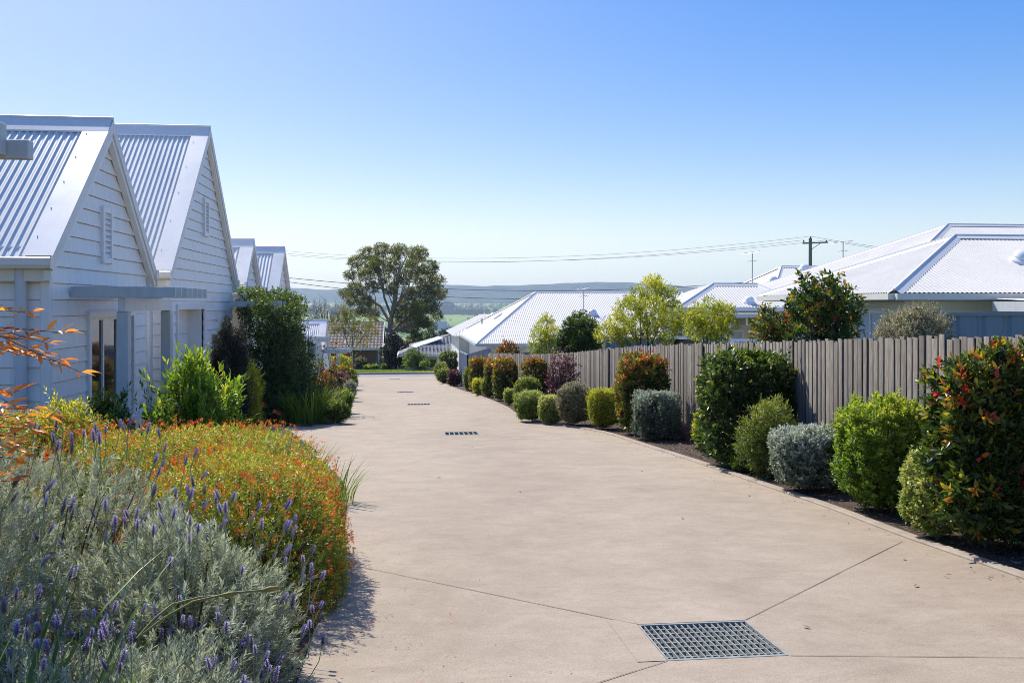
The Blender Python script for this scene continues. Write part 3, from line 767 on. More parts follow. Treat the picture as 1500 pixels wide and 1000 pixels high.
def boards(mb, org, ux, nrm, zlo, zhi, prof, ops=(), e=.188, proud=.022, z_ref=None):
    # lapped weatherboards with real laps; ops are openings (u0, u1, z0, z1)
    org = Vector(org); ux = Vector(ux); nrm = Vector(nrm); zr = zlo if z_ref is None else z_ref
    ks = range(int(math.floor((zlo-zr)/e)), int(math.ceil((zhi-zr)/e))+1)
    for k in ks:
        b0, b1 = zr+k*e, zr+(k+1)*e
        za, zb = max(b0, zlo), min(b1, zhi)
        if zb - za < .004: continue
        gr = .0075
        cuts = sorted({za, zb} | ({b0+gr} if za < b0+gr < zb else set()) | {z for o in ops for z in (o[2], o[3]) if za < z < zb})
        for z0, z1 in zip(cuts[:-1], cuts[1:]):
            zm = (z0+z1)/2
            sp = [[prof(z0), prof(z1)]]
            segs = [(prof(z0)[0], prof(z0)[1], prof(z1)[0], prof(z1)[1])]
            for o in ops:
                if o[2] <= zm <= o[3]:
                    ns = []
                    for (a0, a1, c0, c1) in segs:
                        if o[1] <= min(a0, c0) or o[0] >= max(a1, c1): ns.append((a0, a1, c0, c1)); continue
                        if o[0] > a0: ns.append((a0, o[0], c0, o[0]))
                        if o[1] < a1: ns.append((o[1], a1, o[1], c1))
                    segs = ns
            p0 = proud*(1-(z0-b0)/e); p1 = proud*(1-(z1-b0)/e)
            slot = zm < b0+gr
            if slot: p0 = p1 = -.016
            elif abs(z0-b0-gr) < 1e-6:      # underside of the board over the shadow slot
                for (a0, a1, c0, c1) in segs:
                    q0 = org+ux*a0+Vector((0,0,z0)); q1 = org+ux*a1+Vector((0,0,z0))
                    mb.quad(q0-nrm*.016, q1-nrm*.016, q1+nrm*p0, q0+nrm*p0)
            for (a0, a1, c0, c1) in segs:
                A0 = org+ux*a0+nrm*p0+Vector((0,0,z0)); A1 = org+ux*a1+nrm*p0+Vector((0,0,z0))
                C1 = org+ux*c1+nrm*p1+Vector((0,0,z1)); C0 = org+ux*c0+nrm*p1+Vector((0,0,z1))
                mb.quad(A0, A1, C1, C0)
                B0 = org+ux*a0-nrm*.018+Vector((0,0,z0)); B1 = org+ux*a1-nrm*.018+Vector((0,0,z0))
                D0 = org+ux*c0-nrm*.018+Vector((0,0,z1)); D1 = org+ux*c1-nrm*.018+Vector((0,0,z1))
                mb.quad(B0, A0, C0, D0); mb.quad(A1, B1, D1, C1)
def rows_tile(mb, poly, down, row=.32, lip=.035):
    # tiled slope: stepped courses ruled across the fall line
    P = [Vector(p) for p in poly]; n = Vector((0, 0, 0))
    for i in range(len(P)): n += P[i].cross(P[(i+1) % len(P)])
    n.normalize()
    if n.z < 0: n = -n
    dn = Vector(down); dn = (dn - n*dn.dot(n)).normalized(); ac = n.cross(dn); o = P[0]
    q = [((p-o).dot(ac), (p-o).dot(dn)) for p in P]
    v0, v1 = min(v for _, v in q), max(v for _, v in q); cnt = max(1, int((v1-v0)/row))
    def span(v):
        v = min(max(v, v0+1e-4), v1-1e-4); h = []
        for j in range(len(q)):
            (u0, w0), (u1, w1) = q[j], q[(j+1) % len(q)]
            if (w0-v)*(w1-v) <= 0 and abs(w1-w0) > 1e-9: h.append(u0+(u1-u0)*(v-w0)/(w1-w0))
        return min(h), max(h)
    tw = .30
    for i in range(cnt):
        va, vb = v0+(v1-v0)*i/cnt, v0+(v1-v0)*(i+1)/cnt
        a0, a1 = span(va); b0, b1 = span(vb)
        m = max(1, int(max(a1-a0, b1-b0)/tw*4)); m = min(m, 400)
        prev = None; vs = []; fs = []
        for k in range(m+1):
            t = k/m; ua = a0+(a1-a0)*t; ub = b0+(b1-b0)*t
            h = .02*math.sin(2*math.pi*(ub/tw)) 
            b = len(vs); vs += [o+ac*ua+dn*va+n*h, o+ac*ub+dn*vb+n*(lip+h), o+ac*ub+dn*vb+n*(h-.01)]
            if prev is not None: fs += [(prev, prev+1, b+1, b), (prev+1, prev+2, b+2, b+1)]
            prev = b
        mb.add(vs, fs)
# ------------------------------------------------------------------ cottages on the left
XF = -4.0                        # plane of the gable fronts
def gable_wing(root, Yc, hw, zr, m, X0=XF, X1=-13.0, zb=-3.0, ops=(), vent=None, pitch=.09, side_near=True, ov=.16, z_ref=None, vw=.40, vh=.74):
    ze = zr - (hw+ov)*m          # roof height at the eaves
    zw = zr - hw*m - .06         # top of the side walls
    f = MB()
    def prof(z):
        if z <= zw: return (Yc-hw, Yc+hw)
        t = max(.0, hw - (z-zw)/m); return (Yc-t, Yc+t)
    boards(f, (X0, 0, 0), (0, 1, 0), (1, 0, 0), zb, zr-.08, prof, ops, z_ref=z_ref)
    f.build('wall', M['board'], root)
    if side_near:
        s = MB(); boards(s, (0, Yc-hw, 0), (1, 0, 0), (0, -1, 0), zb, zw+.05, lambda z: (X1, X0-.001), (), z_ref=z_ref)
        s.build('wall', M['board'], root)
    s = MB(); boards(s, (0, Yc+hw, 0), (1, 0, 0), (0, 1, 0), zb, zw+.05, lambda z: (X1, X0-.001), (), z_ref=z_ref)
    s.bx(X1, X1+.02, Yc-hw, Yc+hw, zb, zw); s.build('wall', M['board'], root)
    # corner boards
    c = MB(); c.cx(X0-.07, X0+.030, Yc-hw-.030, Yc-hw+.07-.07, zb, ze-.10, .004); c.cx(X0-.002, X0+.030, Yc-hw+.001, Yc-hw+.075, zb, ze-.10, .004)
    c.build('corner_board', M['trim'], root)
    XR = X0 + .10
    r = MB(); eY = hw+ov
    for sg in (-1, 1):
        corr(r, [(XR-.02, Yc, zr), (XR-.02, Yc+sg*eY, ze), (X1-.2, Yc+sg*eY, ze), (X1-.2, Yc, zr)], (0, sg*1, -m), pitch, .0085)
    rf = r.build('roof', M['roof'], root)
    # ridge capping: folded sheet with a rolled top
    rc = MB(); k = .20
    nrm = Vector((0, m, 1)).normalized()
    for sg in (-1, 1):
        y0, z0 = Yc + sg*.02, zr + .045; y1, z1 = Yc + sg*k, zr - k*m + .032
        rc.add([(XR+.01, y0, z0), (X1-.2, y0, z0), (X1-.2, y1, z1), (XR+.01, y1, z1), (XR+.01, y1, z1-.02), (X1-.2, y1, z1-.02)], [(0,1,2,3), (3,2,5,4)])
    rc.tube([(XR+.012, Yc, zr+.045), (X1-.2, Yc, zr+.045)], .03, 8)
    rc.build('ridge_cap', M['roofb'], rf)
    # barge capping: flat strip on the sheets, folded down over the barge board
    bw = .31
    bc = MB()
    for sg in (-1, 1):
        a = Vector((0, Yc, zr+.03)); b = Vector((0, Yc+sg*(eY+.01), ze+.03))
        for p, q in ((a, b),):
            V = [(XR-bw, p.y, p.z), (XR+.015, p.y, p.z), (XR+.015, q.y, q.z), (XR-bw, q.y, q.z),
                 (XR+.015, p.y, p.z-.17), (XR+.015, q.y, q.z-.17), (XR-bw, p.y, p.z-.02), (XR-bw, q.y, q.z-.02), (XR, p.y, p.z-.17), (XR, q.y, q.z-.17), (XR, q.y, q.z), ]
            bc.add(V, [(0,1,2,3), (1,4,5,2), (0,3,7,6), (4,8,9,5), (2,5,9,10)])
        # screw heads
        for i in range(5):
            t = .12 + .19*i; p = a.lerp(b, t)
            bc.lathe([(.007, 0), (.007, .004), (.003, .008)], (XR-.24, p.y, p.z+.001), 6, (0, sg*m*.7, .7))
            p2 = a.lerp(b, t+.07); bc.lathe([(.007, 0), (.006, .005)], (XR+.015, p2.y, p2.z-.06), 6, (1, 0, 0))
    bc.build('barge_cap', M['roofb'], rf)
    bb = MB()
    for sg in (-1, 1):
        a = (0, Yc, zr-.13); b = (0, Yc+sg*(eY+.01), ze-.13)
        V = [(X0+.018, a[1], a[2]), (XR-.002, a[1], a[2]), (XR-.002, b[1], b[2]), (X0+.018, b[1], b[2]), (XR-.002, a[1], a[2]-.11), (XR-.002, b[1], b[2]-.11), (X0+.018, a[1], a[2]-.11), (X0+.018, b[1], b[2]-.11)]
        bb.add(V, [(1,4,5,2), (4,6,7,5), (0,1,2,3), (6,0,3,7), (2,5,7,3)])
    bb.build('barge_board', M['trim'], root)
    # gutters and fascias
    for sg in (-1, 1):
        gt = MB(); fa = MB()
        y0 = Yc + sg*(eY-.02); y1 = Yc + sg*(eY+.105)
        ya, yb = min(y0, y1), max(y0, y1)
        prof_g = [(y0, ze-.115), (y1-sg*.02, ze-.115), (y1, ze-.075), (y1, ze+.0), (y1-sg*.018, ze+.012), (y1-sg*.018, ze-.06), (y0, ze-.06)]
        V = [(XR+.02, y, z) for y, z in prof_g] + [(X1, y, z) for y, z in prof_g]; n = len(prof_g)
        gt.add(V, [(i, (i+1) % n, n+(i+1) % n, n+i) for i in range(n)] + [tuple(range(n-1, -1, -1))])
        gt.bx(XR+.02, XR+.028, ya-.004, yb+.004, ze-.12, ze+.014)
        yw = Yc+sg*hw
        fa.bx(X1, X0+.06, min(yw+sg*.02, Yc+sg*(eY-.03)), max(yw+sg*.02, Yc+sg*(eY-.03)), ze-.25, ze-.118)
        gt.build('gutter', M['cream'], root); fa.build('fascia', M['cream'], root)
    if vent is not None:
        y0, y1, z0, z1 = Yc-vw/2, Yc+vw/2, vent-vh/2, vent+vh/2
        v = MB(); b = .075; xo = X0+.055
        v.cx(X0-.01, xo, y0, y0+b, z0, z1, .004); v.cx(X0-.01, xo, y1-b, y1, z0, z1, .004)
        v.bx(X0-.01, xo-.003, y0+b, y1-b, z1-b, z1-.003); v.bx(X0-.01, xo-.003, y0+b, y1-b, z0+.003, z0+b)
        v.bx(X0-.012, X0+.018, y0+b, y1-b, z0+b, z1-b)
        gv = v.build('gable_vent', M['trim'], root)
        l = MB(); ns = 8; h = (z1-z0-2*b)/ns
        for i in range(ns):
            zz = z0+b+h*i
            l.add([(X0+.02, y0+b, zz+h*.95), (X0+.02, y1-b, zz+h*.95), (xo-.008, y1-b, zz+h*.18), (xo-.008, y0+b, zz+h*.18), (xo-.008, y0+b, zz+h*.05), (xo-.008, y1-b, zz+h*.05), (X0+.02, y0+b, zz+h*.82), (X0+.02, y1-b, zz+h*.82)],
                  [(0,1,2,3), (3,2,5,4), (4,5,7,6)])
        l.build('louvres', M['trim'], gv)
    return ze
def trim_frame(mb, X, y0, y1, z0, z1, w=.09, d=.045, sill=False):
    mb.cx(X-.03, X+d, y0-w, y0, z0, z1+w, .004); mb.cx(X-.03, X+d, y1, y1+w, z0, z1+w, .004)
    mb.bx(X-.03, X+d-.003, y0, y1, z1, z1+w-.003)
    if sill: mb.bx(X-.03, X+d+.02, y0-w, y1+w, z0-.05, z0-.001)
def panel_door(root, y0, y1, z0, z1, X=XF, rec=.28):
    d = MB(); x = X-rec; n = max(3, int((z1-z0)/.42)); h = (z1-z0)/n
    for i in range(n):
        d.bx(x-.03, x, y0+.002, y1-.002, z0+h*i+.006, z0+h*(i+1)-.006)
    d.bx(x-.06, x-.02, y0, y1, z0, z1)
    dd = d.build('garage_door', M['door'], root)
    r = MB(); r.bx(x-.04, X-.002, y0-.02, y0-.001, z0, z1); r.bx(x-.04, X-.002, y1+.001, y1+.02, z0, z1); r.bx(x-.04, X-.002, y0-.02, y1+.02, z1+.001, z1+.02)
    r.build('reveal', M['trim'], dd)
    t = MB(); trim_frame(t, X, y0, y1, z0, z1); t.build('architrave', M['trim'], dd)
def downpipe(root, x, y, ztop, zbot, r=.05, elbow=None):
    p = MB()
    pts = [(x, y, ztop), (x, y, zbot)] if elbow is None else [(x+elbow[0], y+elbow[1], ztop), (x+elbow[0]*.9, y+elbow[1]*.9, ztop-.12), (x+elbow[0]*.1, y+elbow[1]*.1, ztop-.42), (x, y, ztop-.52), (x, y, zbot)]
    p.tube(pts, r, 14)
    z = ztop - .9
    while z > zbot+.3:
        p.tube([(x, y, z), (x, y, z-.05)], r+.006, 14); z -= .85
    return p.build('downpipe', M['pipe'], root, True)
gy = G(14)
cot = thing('cottage', (-8, 14, G(14)), 'nearest pale grey weatherboard cottage with two steep white iron gables and a louvre in each', 'house', 'row of weatherboard cottages')
win = (11.97, 13.72, -1.62, -.17)
ZR = -.145
ze1 = gable_wing(cot, 12.585, 1.895, 2.39, .92, ops=[win], vent=.90, z_ref=ZR, zb=-2.5)
o1, o2 = (16.35, 18.35, -2.45, -.10), (18.95, 21.0, -2.6, -.62)
ze2 = gable_wing(cot, 18.52, 2.79, 3.43, .985, ops=[o1, o2], vent=1.69, z_ref=ZR, zb=-2.75)
# sliding window
fr = MB(); y0, y1, z0, z1 = win
trim_frame(fr, XF, y0, y1, z0, z1, .085, .05, True)
fr.bx(XF-.05, XF-.005, y0, y0+.04, z0, z1-.001); fr.bx(XF-.05, XF-.005, y1-.04, y1, z0, z1-.001); fr.bx(XF-.05, XF-.006, y0+.04, y1-.04, z1-.04, z1-.002); fr.bx(XF-.05, XF-.006, y0+.04, y1-.04, z0, z0+.04)
wf = fr.build('window', M['trim'], cot)
mu = MB()
for yy in (y0+.62, y0+1.22): mu.bx(XF-.045, XF-.01, yy-.022, yy+.022, z0+.04, z1-.04)
mu.build('mullions', M['trim'], wf)
p = MB(); p.quad((XF-.035, y0+.03, z0+.03), (XF-.035, y1-.03, z0+.03), (XF-.035, y1-.03, z1-.03), (XF-.035, y0+.03, z1-.03)); p.build('pane', M['glass'], wf)
panel_door(cot, *o1); panel_door(cot, *o2)
# recessed porch between the two wings
po = MB(); boards(po, (XF-1.5, 0, 0), (0, 1, 0), (1, 0, 0), -2.6, ze1-.2, lambda z: (14.5, 15.72), [(14.62, 15.5, -2.4, -.35)], z_ref=ZR)
po.build('wall', M['board'], cot)
dr = MB(); dr.bx(XF-1.56, XF-1.53, 14.62, 15.5, -2.4, -.35); df = dr.build('front_door', M['dark'], cot)
t = MB(); trim_frame(t, XF-1.5, 14.62, 15.5, -2.4, -.35, .07); t.build('door_frame', M['trim'], df)
downpipe(cot, XF-.25, 10.69-.095, ze1-.10, -2.3, .062)
downpipe(cot, XF-.16, 15.28, ze2-.12+.0, -2.5, .05, (-.02, .34))
# ---- second cottage
cot2 = thing('cottage', (-8, 26, G(26)), 'second weatherboard cottage half hidden by the creeper, its two small iron gables stepping downhill', 'house', 'row of weatherboard cottages')
gable_wing(cot2, 23.65, 1.05, 1.58, .95, zb=-3.3, z_ref=ZR, X1=-12, pitch=.1)
gable_wing(cot2, 29.35, 2.35, 1.74, .95, zb=-3.6, z_ref=ZR-.05, X1=-12, pitch=.1)
po = MB(); boards(po, (XF-.9, 0, 0), (0, 1, 0), (1, 0, 0), -3.4, .5, lambda z: (24.7, 27.0), (), z_ref=ZR); po.build('wall', M['board'], cot2)
r = MB(); corr(r, [(-4.6, 24.75, .62), (-4.6, 27.0, .50), (-11, 27.0, .50), (-11, 24.75, .62)], (0, 1, -.05)); r.build('roof', M['roof'], cot2)
pr = MB(); pr.cx(-5.2, -3.72, 21.55, 22.55, .08, .24, .01); pr.bx(-5.2, -3.74, 21.6, 22.5, .0, .078); pr.build('porch_roof', M['gutter'], cot2)
downpipe(cot2, -3.80, 22.42, .0, -3.0, .055)
downpipe(cot2, -3.9, 22.5, .52, .25, .05)
d = MB(); d.bx(-3.99, -3.95, 22.75, 23.6, -2.9, -.4); df = d.build('front_door', M['dark'], cot2)
t = MB(); trim_frame(t, XF+.02, 22.75, 23.6, -2.9, -.4, .08); t.build('door_frame', M['trim'], df)
# ---- third cottage, far down
cot3 = thing('cottage', (-8, 44, G(44)), 'farthest small white-roofed cottage beside the brown tiled house', 'house', 'row of weatherboard cottages')
gable_wing(cot3, 44.0, 2.6, -.80, .82, zb=-4.6, z_ref=ZR, X1=-11)
r = MB()
for sg in (-1, 1): corr(r, [(-6.3, 40.5, -.42), (-6.3, 49, -.42), (-6.3+sg*2.1, 49, -1.75), (-6.3+sg*2.1, 40.5, -1.75)], (sg, 0, -.6))
# main roof sits behind the little gable
r.build('roof', M['roof'], cot3)
w = MB(); boards(w, (0, 40.8, 0), (1, 0, 0), (0, -1, 0), -4.4, -.5, lambda z: (-6.3-max(.05, min(1.9, (-.50-z)*1.5)), -6.3+max(.05, min(1.9, (-.50-z)*1.5))), ()); w.build('wall', M['board'], cot3)
# ---- pergolas
def pergola(loc, label, ys_, xa, xb, zt, posts, beam_x, dep=.125, wd=.05, zb=None, pw=.12, group='grey timber pergolas'):
    root = thing('pergola', loc, label, 'pergola', group)
    for y in ys_:
        r = MB(); r.cx(xa, xb, y-wd/2, y+wd/2, zt-dep, zt, .004); r.build('rafter', M['post'], root)
    b = MB(); b.cx(beam_x-.045, beam_x+.045, min(p for p in posts)-pw/2-.02, max(p for p in posts)+pw/2+.02, zt-dep-.17, zt-dep-.001, .005); b.build('beam', M['beam'], root)
    for y in posts:
        q = MB(); q.cx(beam_x-pw/2, beam_x+pw/2, y-pw/2, y+pw/2, (G(y) if zb is None else zb)-.05, zt-dep-.172, .006); q.build('post', M['post'], root)
    return root
pergola((-3.35, 12.4, G(12.4)), 'blue grey pergola on two posts over the dark window of the nearest cottage', [11.32, 11.60, 11.88, 12.16, 12.44, 12.72, 13.0], XF+.03, -2.78, .205, [11.46, 13.42], -3.415, pw=.135)
pergola((-3.2, 22, G(22)), 'timber pergola with blue grey posts swallowed by the green creeper', [20.6, 21.3, 22.0, 22.7, 23.4, 24.1], -3.9, -2.8, .06, [20.7, 24.0], -3.0)
pergola((-3.3, 39.5, G(39.5)), 'small pale grey pergola beyond the creeper, in front of the farthest cottage', [37.4, 38.1, 38.8], -4.6, -3.3, -1.35, [37.5, 38.7], -3.7, .18)
pergola((-3.3, 43.5, G(43.5)), 'lower grey pergola with crossbeam beside the farthest white gable', [42.3, 43.0, 43.7], -5.0, -2.7, -2.05, [42.4, 43.6], -3.3, .2)
# near pergola, only the end of its beams reaches into the picture at the left edge
root = thing('pergola', (-3.2, 4.2, G(4.2)), 'dark grey pergola beam ends poking in at the upper left edge', 'pergola', 'grey timber pergolas')
a = onY(47, 207, 5.0); zt, zb_ = a.z, onY(47, 234, 5.0).z
b = MB(); b.cx(-4.6, a.x, 4.95, 5.0+.02, zb_, zt, .004); b.build('rafter', M['post'], root)
a2 = onY(9, 190, 4.94)
b = MB(); b.cx(a2.x-.06, a2.x, 2.2, 4.948, zb_+.01, zt+.075, .004); b.build('beam', M['post'], root)
for yy in (4.3, 3.6, 2.9):
    b = MB(); b.cx(-4.6, a2.x-.062, yy, yy+.05, zb_, zt, .004); b.build('rafter', M['post'], root)
for yy in (2.5, 3.9):
    b = MB(); b.cx(a2.x-.90, a2.x-.78, yy, yy+.12, G(yy)-.05, zb_-.002, .006); b.build('post', M['post'], root)
# ------------------------------------------------------------------ paling fence on the right
rng = np.random.default_rng(21)
fen = thing('paling_fence', (4.9, 14, G(14)), 'long weathered grey timber paling fence stepping down behind the clipped shrubs', 'fence')
FP = [Vector((x, y, 0)) for x, y in FENCE]
cum = [0]
for i in range(1, len(FP)): cum.append(cum[-1] + (FP[i]-FP[i-1]).length)
def fence_at(s):
    for i in range(1, len(FP)):
        if s <= cum[i] or i == len(FP)-1:
            t = (s-cum[i-1])/(cum[i]-cum[i-1]); return FP[i-1].lerp(FP[i], t), (FP[i]-FP[i-1]).normalized()
# measured line of the fence's top: photo x -> photo y
TOPX = [718, 796, 846, 886, 930, 1000, 1080, 1160, 1300, 1400, 1500]; TOPY = [517.5, 518.7, 516, 511.5, 507.5, 504.5, 502.5, 500, 496.5, 494, 491.5]
def fence_top(p):
    d = p.x*SA + p.y*CA; u = p.x*CA - p.y*SA
    if d < 1.5: return -.02 - .0*d
    px = 750 + F*u/d
    if px > 1500: return -(491.5-445)/F*7.3 + (7.3-d)*.045
    return -(np.interp(px, TOPX, TOPY)-445)/F*d
pv = []; pt = []; pc = []
s = 0.1; i = 0; step = .0555
while s < cum[-1]:
    p, d = fence_at(s); nrm = Vector((-d.y, d.x, 0))
    if nrm.x > 0: nrm = -nrm
    front = (i % 2 == 0)
    w = rng.choice([.076, .084, .088, .092]) if front else .080; off = .028 if front else .009
    w += rng.normal(0, .004); off += rng.normal(0, .004); tilt = rng.normal(0, .006)
    zt = fence_top(p) + rng.normal(0, .014) - (0 if front else .004); zb = G(p.y) - .12
    a = p - d*w/2 + nrm*off; b = p + d*w/2 + nrm*off; th = nrm*-.017
    c = .006
    V = []
    for z, sh in ((zb, 0), (zt, tilt)):
        for q in (a + d*0, a + d*c + nrm*.002, b - d*c + nrm*.002, b, b+th, a+th):
            V.append((q.x + d.x*sh, q.y + d.y*sh, z))
    o = len(pv); pv += V; tn = min(1, max(0, rng.normal(.52 if front else .42, .32))); pc += [tn]*12
    for k in range(6):
        k2 = (k+1) % 6; pt += [(o+k, o+k2, o+6+k2), (o+k, o+6+k2, o+6+k)]
    pt += [(o+6, o+7, o+8), (o+6, o+8, o+9), (o+6, o+9, o+10), (o+6, o+10, o+11)]
    s += step*(1+rng.normal(0, .04)); i += 1
pal = np_mesh('palings', pv, pt, M['paling'], fen, pc)
rl = MB()
s = 0.0
prevs = None
while s < cum[-1]:
    p, d = fence_at(min(s, cum[-1]-.01)); nrm = Vector((-d.y, d.x, 0)); nrm = -nrm if nrm.x > 0 else nrm
    zt = fence_top(p)
    po = MB(); q = p - nrm*.10
    po.cx(q.x-.05, q.x+.05, q.y-.06, q.y+.06, G(q.y)-.3, zt-.06, .005); po.build('post', M['twig'], fen)
    cur = (p - nrm*.03, zt)
    if prevs:
        for dz in (-.22, -1.2):
            a, b = prevs[0].copy(), cur[0].copy(); a.z = prevs[1]+dz; b.z = cur[1]+dz
            rl.bar(a, b, .04, .07)
    prevs = cur; s += 2.4
rl.build('rails', M['twig'], fen)
# cover boards over two joins, where the photo shows a broad dark paling
for px in (893, 1032):
    best = min(np.linspace(.2, cum[-1], 700), key=lambda s: abs(750 + F*(fence_at(s)[0].x*CA-fence_at(s)[0].y*SA)/(fence_at(s)[0].x*SA+fence_at(s)[0].y*CA) - px))
    p, d = fence_at(best); nrm = Vector((-d.y, d.x, 0)); nrm = -nrm if nrm.x > 0 else nrm
    zt = fence_top(p)+.012; b = MB(); q = p + nrm*.045
    V = [q-d*.08, q+d*.08, q+d*.08+nrm*.02, q-d*.08+nrm*.02]
    vv = [(v.x, v.y, G(p.y)-.1) for v in V] + [(v.x, v.y, zt) for v in V]
    o = np_mesh('cover_board', vv, [(0,1,5),(0,5,4),(1,2,6),(1,6,5),(2,3,7),(2,7,6),(3,0,4),(3,4,7),(4,5,6),(4,6,7)], M['paling'], fen, [.05]*8)
# steel sheet fence
def steel_fence(pts, ztop, label, post_every=2.4, drop=None, zb=None, group='blue grey steel sheet fences', tops=None):
    P = [Vector((p[0], p[1], 0)) for p in pts]
    root = thing('steel_fence', (P[0].x, P[0].y, G(P[0].y)), label, 'fence', group)
    pn = MB(); rl = MB()
    for i in range(len(P)-1):
        a, b = P[i], P[i+1]; L = (b-a).length; d = (b-a)/L; n = Vector((-d.y, d.x, 0))
        za = tops[i] if tops else ztop; zbv = tops[i+1] if tops else ztop
        k = max(2, int(L/.05)); prev = None; vs = []; fs = []
        for j in range(k+1):
            t = j/k; q = a.lerp(b, t); ph = (j % 8); h = .034 if ph in (2, 3) else (-.004 if ph in (6,) else 0)
            q = q + n*h; z1 = za+(zbv-za)*t - .04; z0 = (G(q.y) if zb is None else zb) - .05
            o = len(vs); vs += [(q.x, q.y, z0), (q.x, q.y, z1)]
            if prev is not None: fs.append((prev, o, o+1, prev+1))
            prev = o
        pn.add(vs, fs)
        rl.bar((a.x, a.y, za-.02), (b.x, b.y, zbv-.02), .05, .05)
        m = max(1, int(round(L/post_every)))
        for j in range(m+1):
            q = a.lerp(b, j/m); z1 = za+(zbv-za)*j/m+.006
            po = MB(); po.cx(q.x-.032, q.x+.032, q.y-.032, q.y+.032, (G(q.y) if zb is None else zb)-.05, z1, .004); po.build('post', M['fence_steel'], root)
    pn.build('sheet', M['fence_steel'], root); rl.build('rail', M['fence_steel'], root)
    return root
steel_fence([(3.10, 35.35), (2.32, 36.7), (2.28, 41.5)], 0, 'grey steel fence return ending the paling fence near the street', tops=[onX(735, 519, 3.1).z, dp(683, 519, 36.7).z, dp(668, 514, 41.5).z])
steel_fence([(6.9, 12.4), (16.5, 12.4)], onY(1440, 458, 12.4).z, 'blue grey steel fence standing behind the paling fence, below the patio roof')
steel_fence([(5.5, 25.3), (8.2, 21.0)], onY(1000, 497, 23).z, 'low sloping stretch of blue grey steel fence behind the yellow green trees')
# ------------------------------------------------------------------ neighbouring houses
def cap_line(mb, p, q, w=.14, up=.022):
    p = Vector(p); q = Vector(q); d = (q-p).normalized(); s = d.cross(Vector((0,0,1))).normalized()
    u = Vector((0,0,up))
    a, b = p+u, q+u
    dz = Vector((0, 0, -.4*w))
    mb.add([a+s*w+dz, a+Vector((0,0,.035)), a-s*w+dz, b+s*w+dz, b+Vector((0,0,.035)), b-s*w+dz], [(0,1,4,3), (1,2,5,4)])
    mb.tube([a+Vector((0,0,.03)), b+Vector((0,0,.03))], .022, 6)
def hip_roof(root, x0, x1, y0, y1, ze, zr, rx0, rx1, ry, mat='roofr', caps=True, kind='corr', pitch=.095, gutter='gutter', amp=.008):
    a, b, c, d = (x0,y0,ze), (x1,y0,ze), (x1,y1,ze), (x0,y1,ze); r0, r1 = (rx0,ry,zr), (rx1,ry,zr)
    r = MB()
    fn = (lambda p, dn: corr(r, p, dn, pitch, amp, 6)) if kind == 'corr' else (lambda p, dn: rows_tile(r, p, dn))
    fn([a, b, r1, r0], (0, -1, -.4)); fn([d, a, r0], (-1, 0, -.4)); fn([c, d, r0, r1], (0, 1, -.4))
    if rx1 < x1: fn([b, c, r1], (1, 0, -.4))
    rf = r.build('roof', M[mat], root)
    cp = MB()
    for p, q in ((a, r0), (d, r0), (r0, r1)) + (((b, r1), (c, r1)) if rx1 < x1 else ()): cap_line(cp, p, q)
    cp.build('ridge_cap', M['roofrb'] if kind == 'corr' else M[mat], rf)
    g = MB()
    for p, q, o in ((a, b, (0, -1)), (d, a, (-1, 0)), (c, d, (0, 1))):
        P = Vector(p)+Vector((o[0]*.05, o[1]*.05, -.07)); Q = Vector(q)+Vector((o[0]*.05, o[1]*.05, -.07))
        g.bar(P, Q, .12, .11)
    g.build('gutter', M[gutter], root)
    s = MB(); s.bx(x0+.05, x1-.05, y0+.05, y1-.05, ze-.14, ze-.10); s.build('eaves_lining', M['trim'], root)
    return rf
def walls(root, x0, x1, y0, y1, z0, z1, mat, board=True):
    w = MB()
    if board:
        boards(w, (x0, 0, 0), (0, 1, 0), (-1, 0, 0), z0, z1, lambda z: (y0, y1)); boards(w, (0, y0, 0), (1, 0, 0), (0, -1, 0), z0, z1, lambda z: (x0, x1))
        w.bx(x1-.02, x1, y0, y1, z0, z1); w.bx(x0, x1-.021, y1-.02, y1, z0, z1)
    else:
        w.bx(x0, x1, y0, y1, z0, z1)
    w.build('wall', mat, root)
def wind(root, face, at, a0, a1, z0, z1, pane='glass', fw=.06):
    # window on a wall facing -X ('x') or -Y ('y')
    f = MB(); p = MB()
    def B(m, u0, u1, w0, w1, za, zb):
        if face == 'x': m.bx(at-w1, at-w0, u0, u1, za, zb)
        else: m.bx(u0, u1, at-w1, at-w0, za, zb)
    B(f, a0, a0+fw, .0, .055, z0, z1); B(f, a1-fw, a1, .0, .055, z0, z1); B(f, a0+fw, a1-fw, .0, .052, z1-fw, z1-.001); B(f, a0+fw, a1-fw, .0, .06, z0+.001, z0+fw)
    m = (a0+a1)/2; B(f, m-.02, m+.02, .002, .048, z0+fw, z1-fw)
    o = f.build('window', M['trim'], root); B(p, a0+.02, a1-.02, .018, .030, z0+.02, z1-.02); p.build('pane' if pane == 'glass' else 'roller_shutter', M[pane], o)
def roof_vent(root, p, n, s=1.0):
    m = MB(); m.lathe([(.26*s, -.02), (.25*s, .05*s), (.19*s, .10*s), (.20*s, .13*s), (.16*s, .21*s), (.08*s, .25*s), (.01, .26*s)], p, 16, (n[0]*.4, n[1]*.4, 1)); m.build('roof_vent', M['dome'], root, True)
# white hip-roofed house in the middle distance
h1 = thing('house', (9, 50, G(50)), 'wide house with long low white iron hip roof, left of the yellow green trees', 'house', 'white iron roofed houses over the fence')
zeR = dp(700, 503, 42).z
ridge_z = dp(783, 428, 48.6).z
hip_roof(h1, 3.1, 17.5, 41.9, 58, zeR, ridge_z, 6.7, 14.6, 48.2)
walls(h1, 3.6, 17.2, 42.4, 57.5, G(50)-.6, zeR-.145, M['board'])
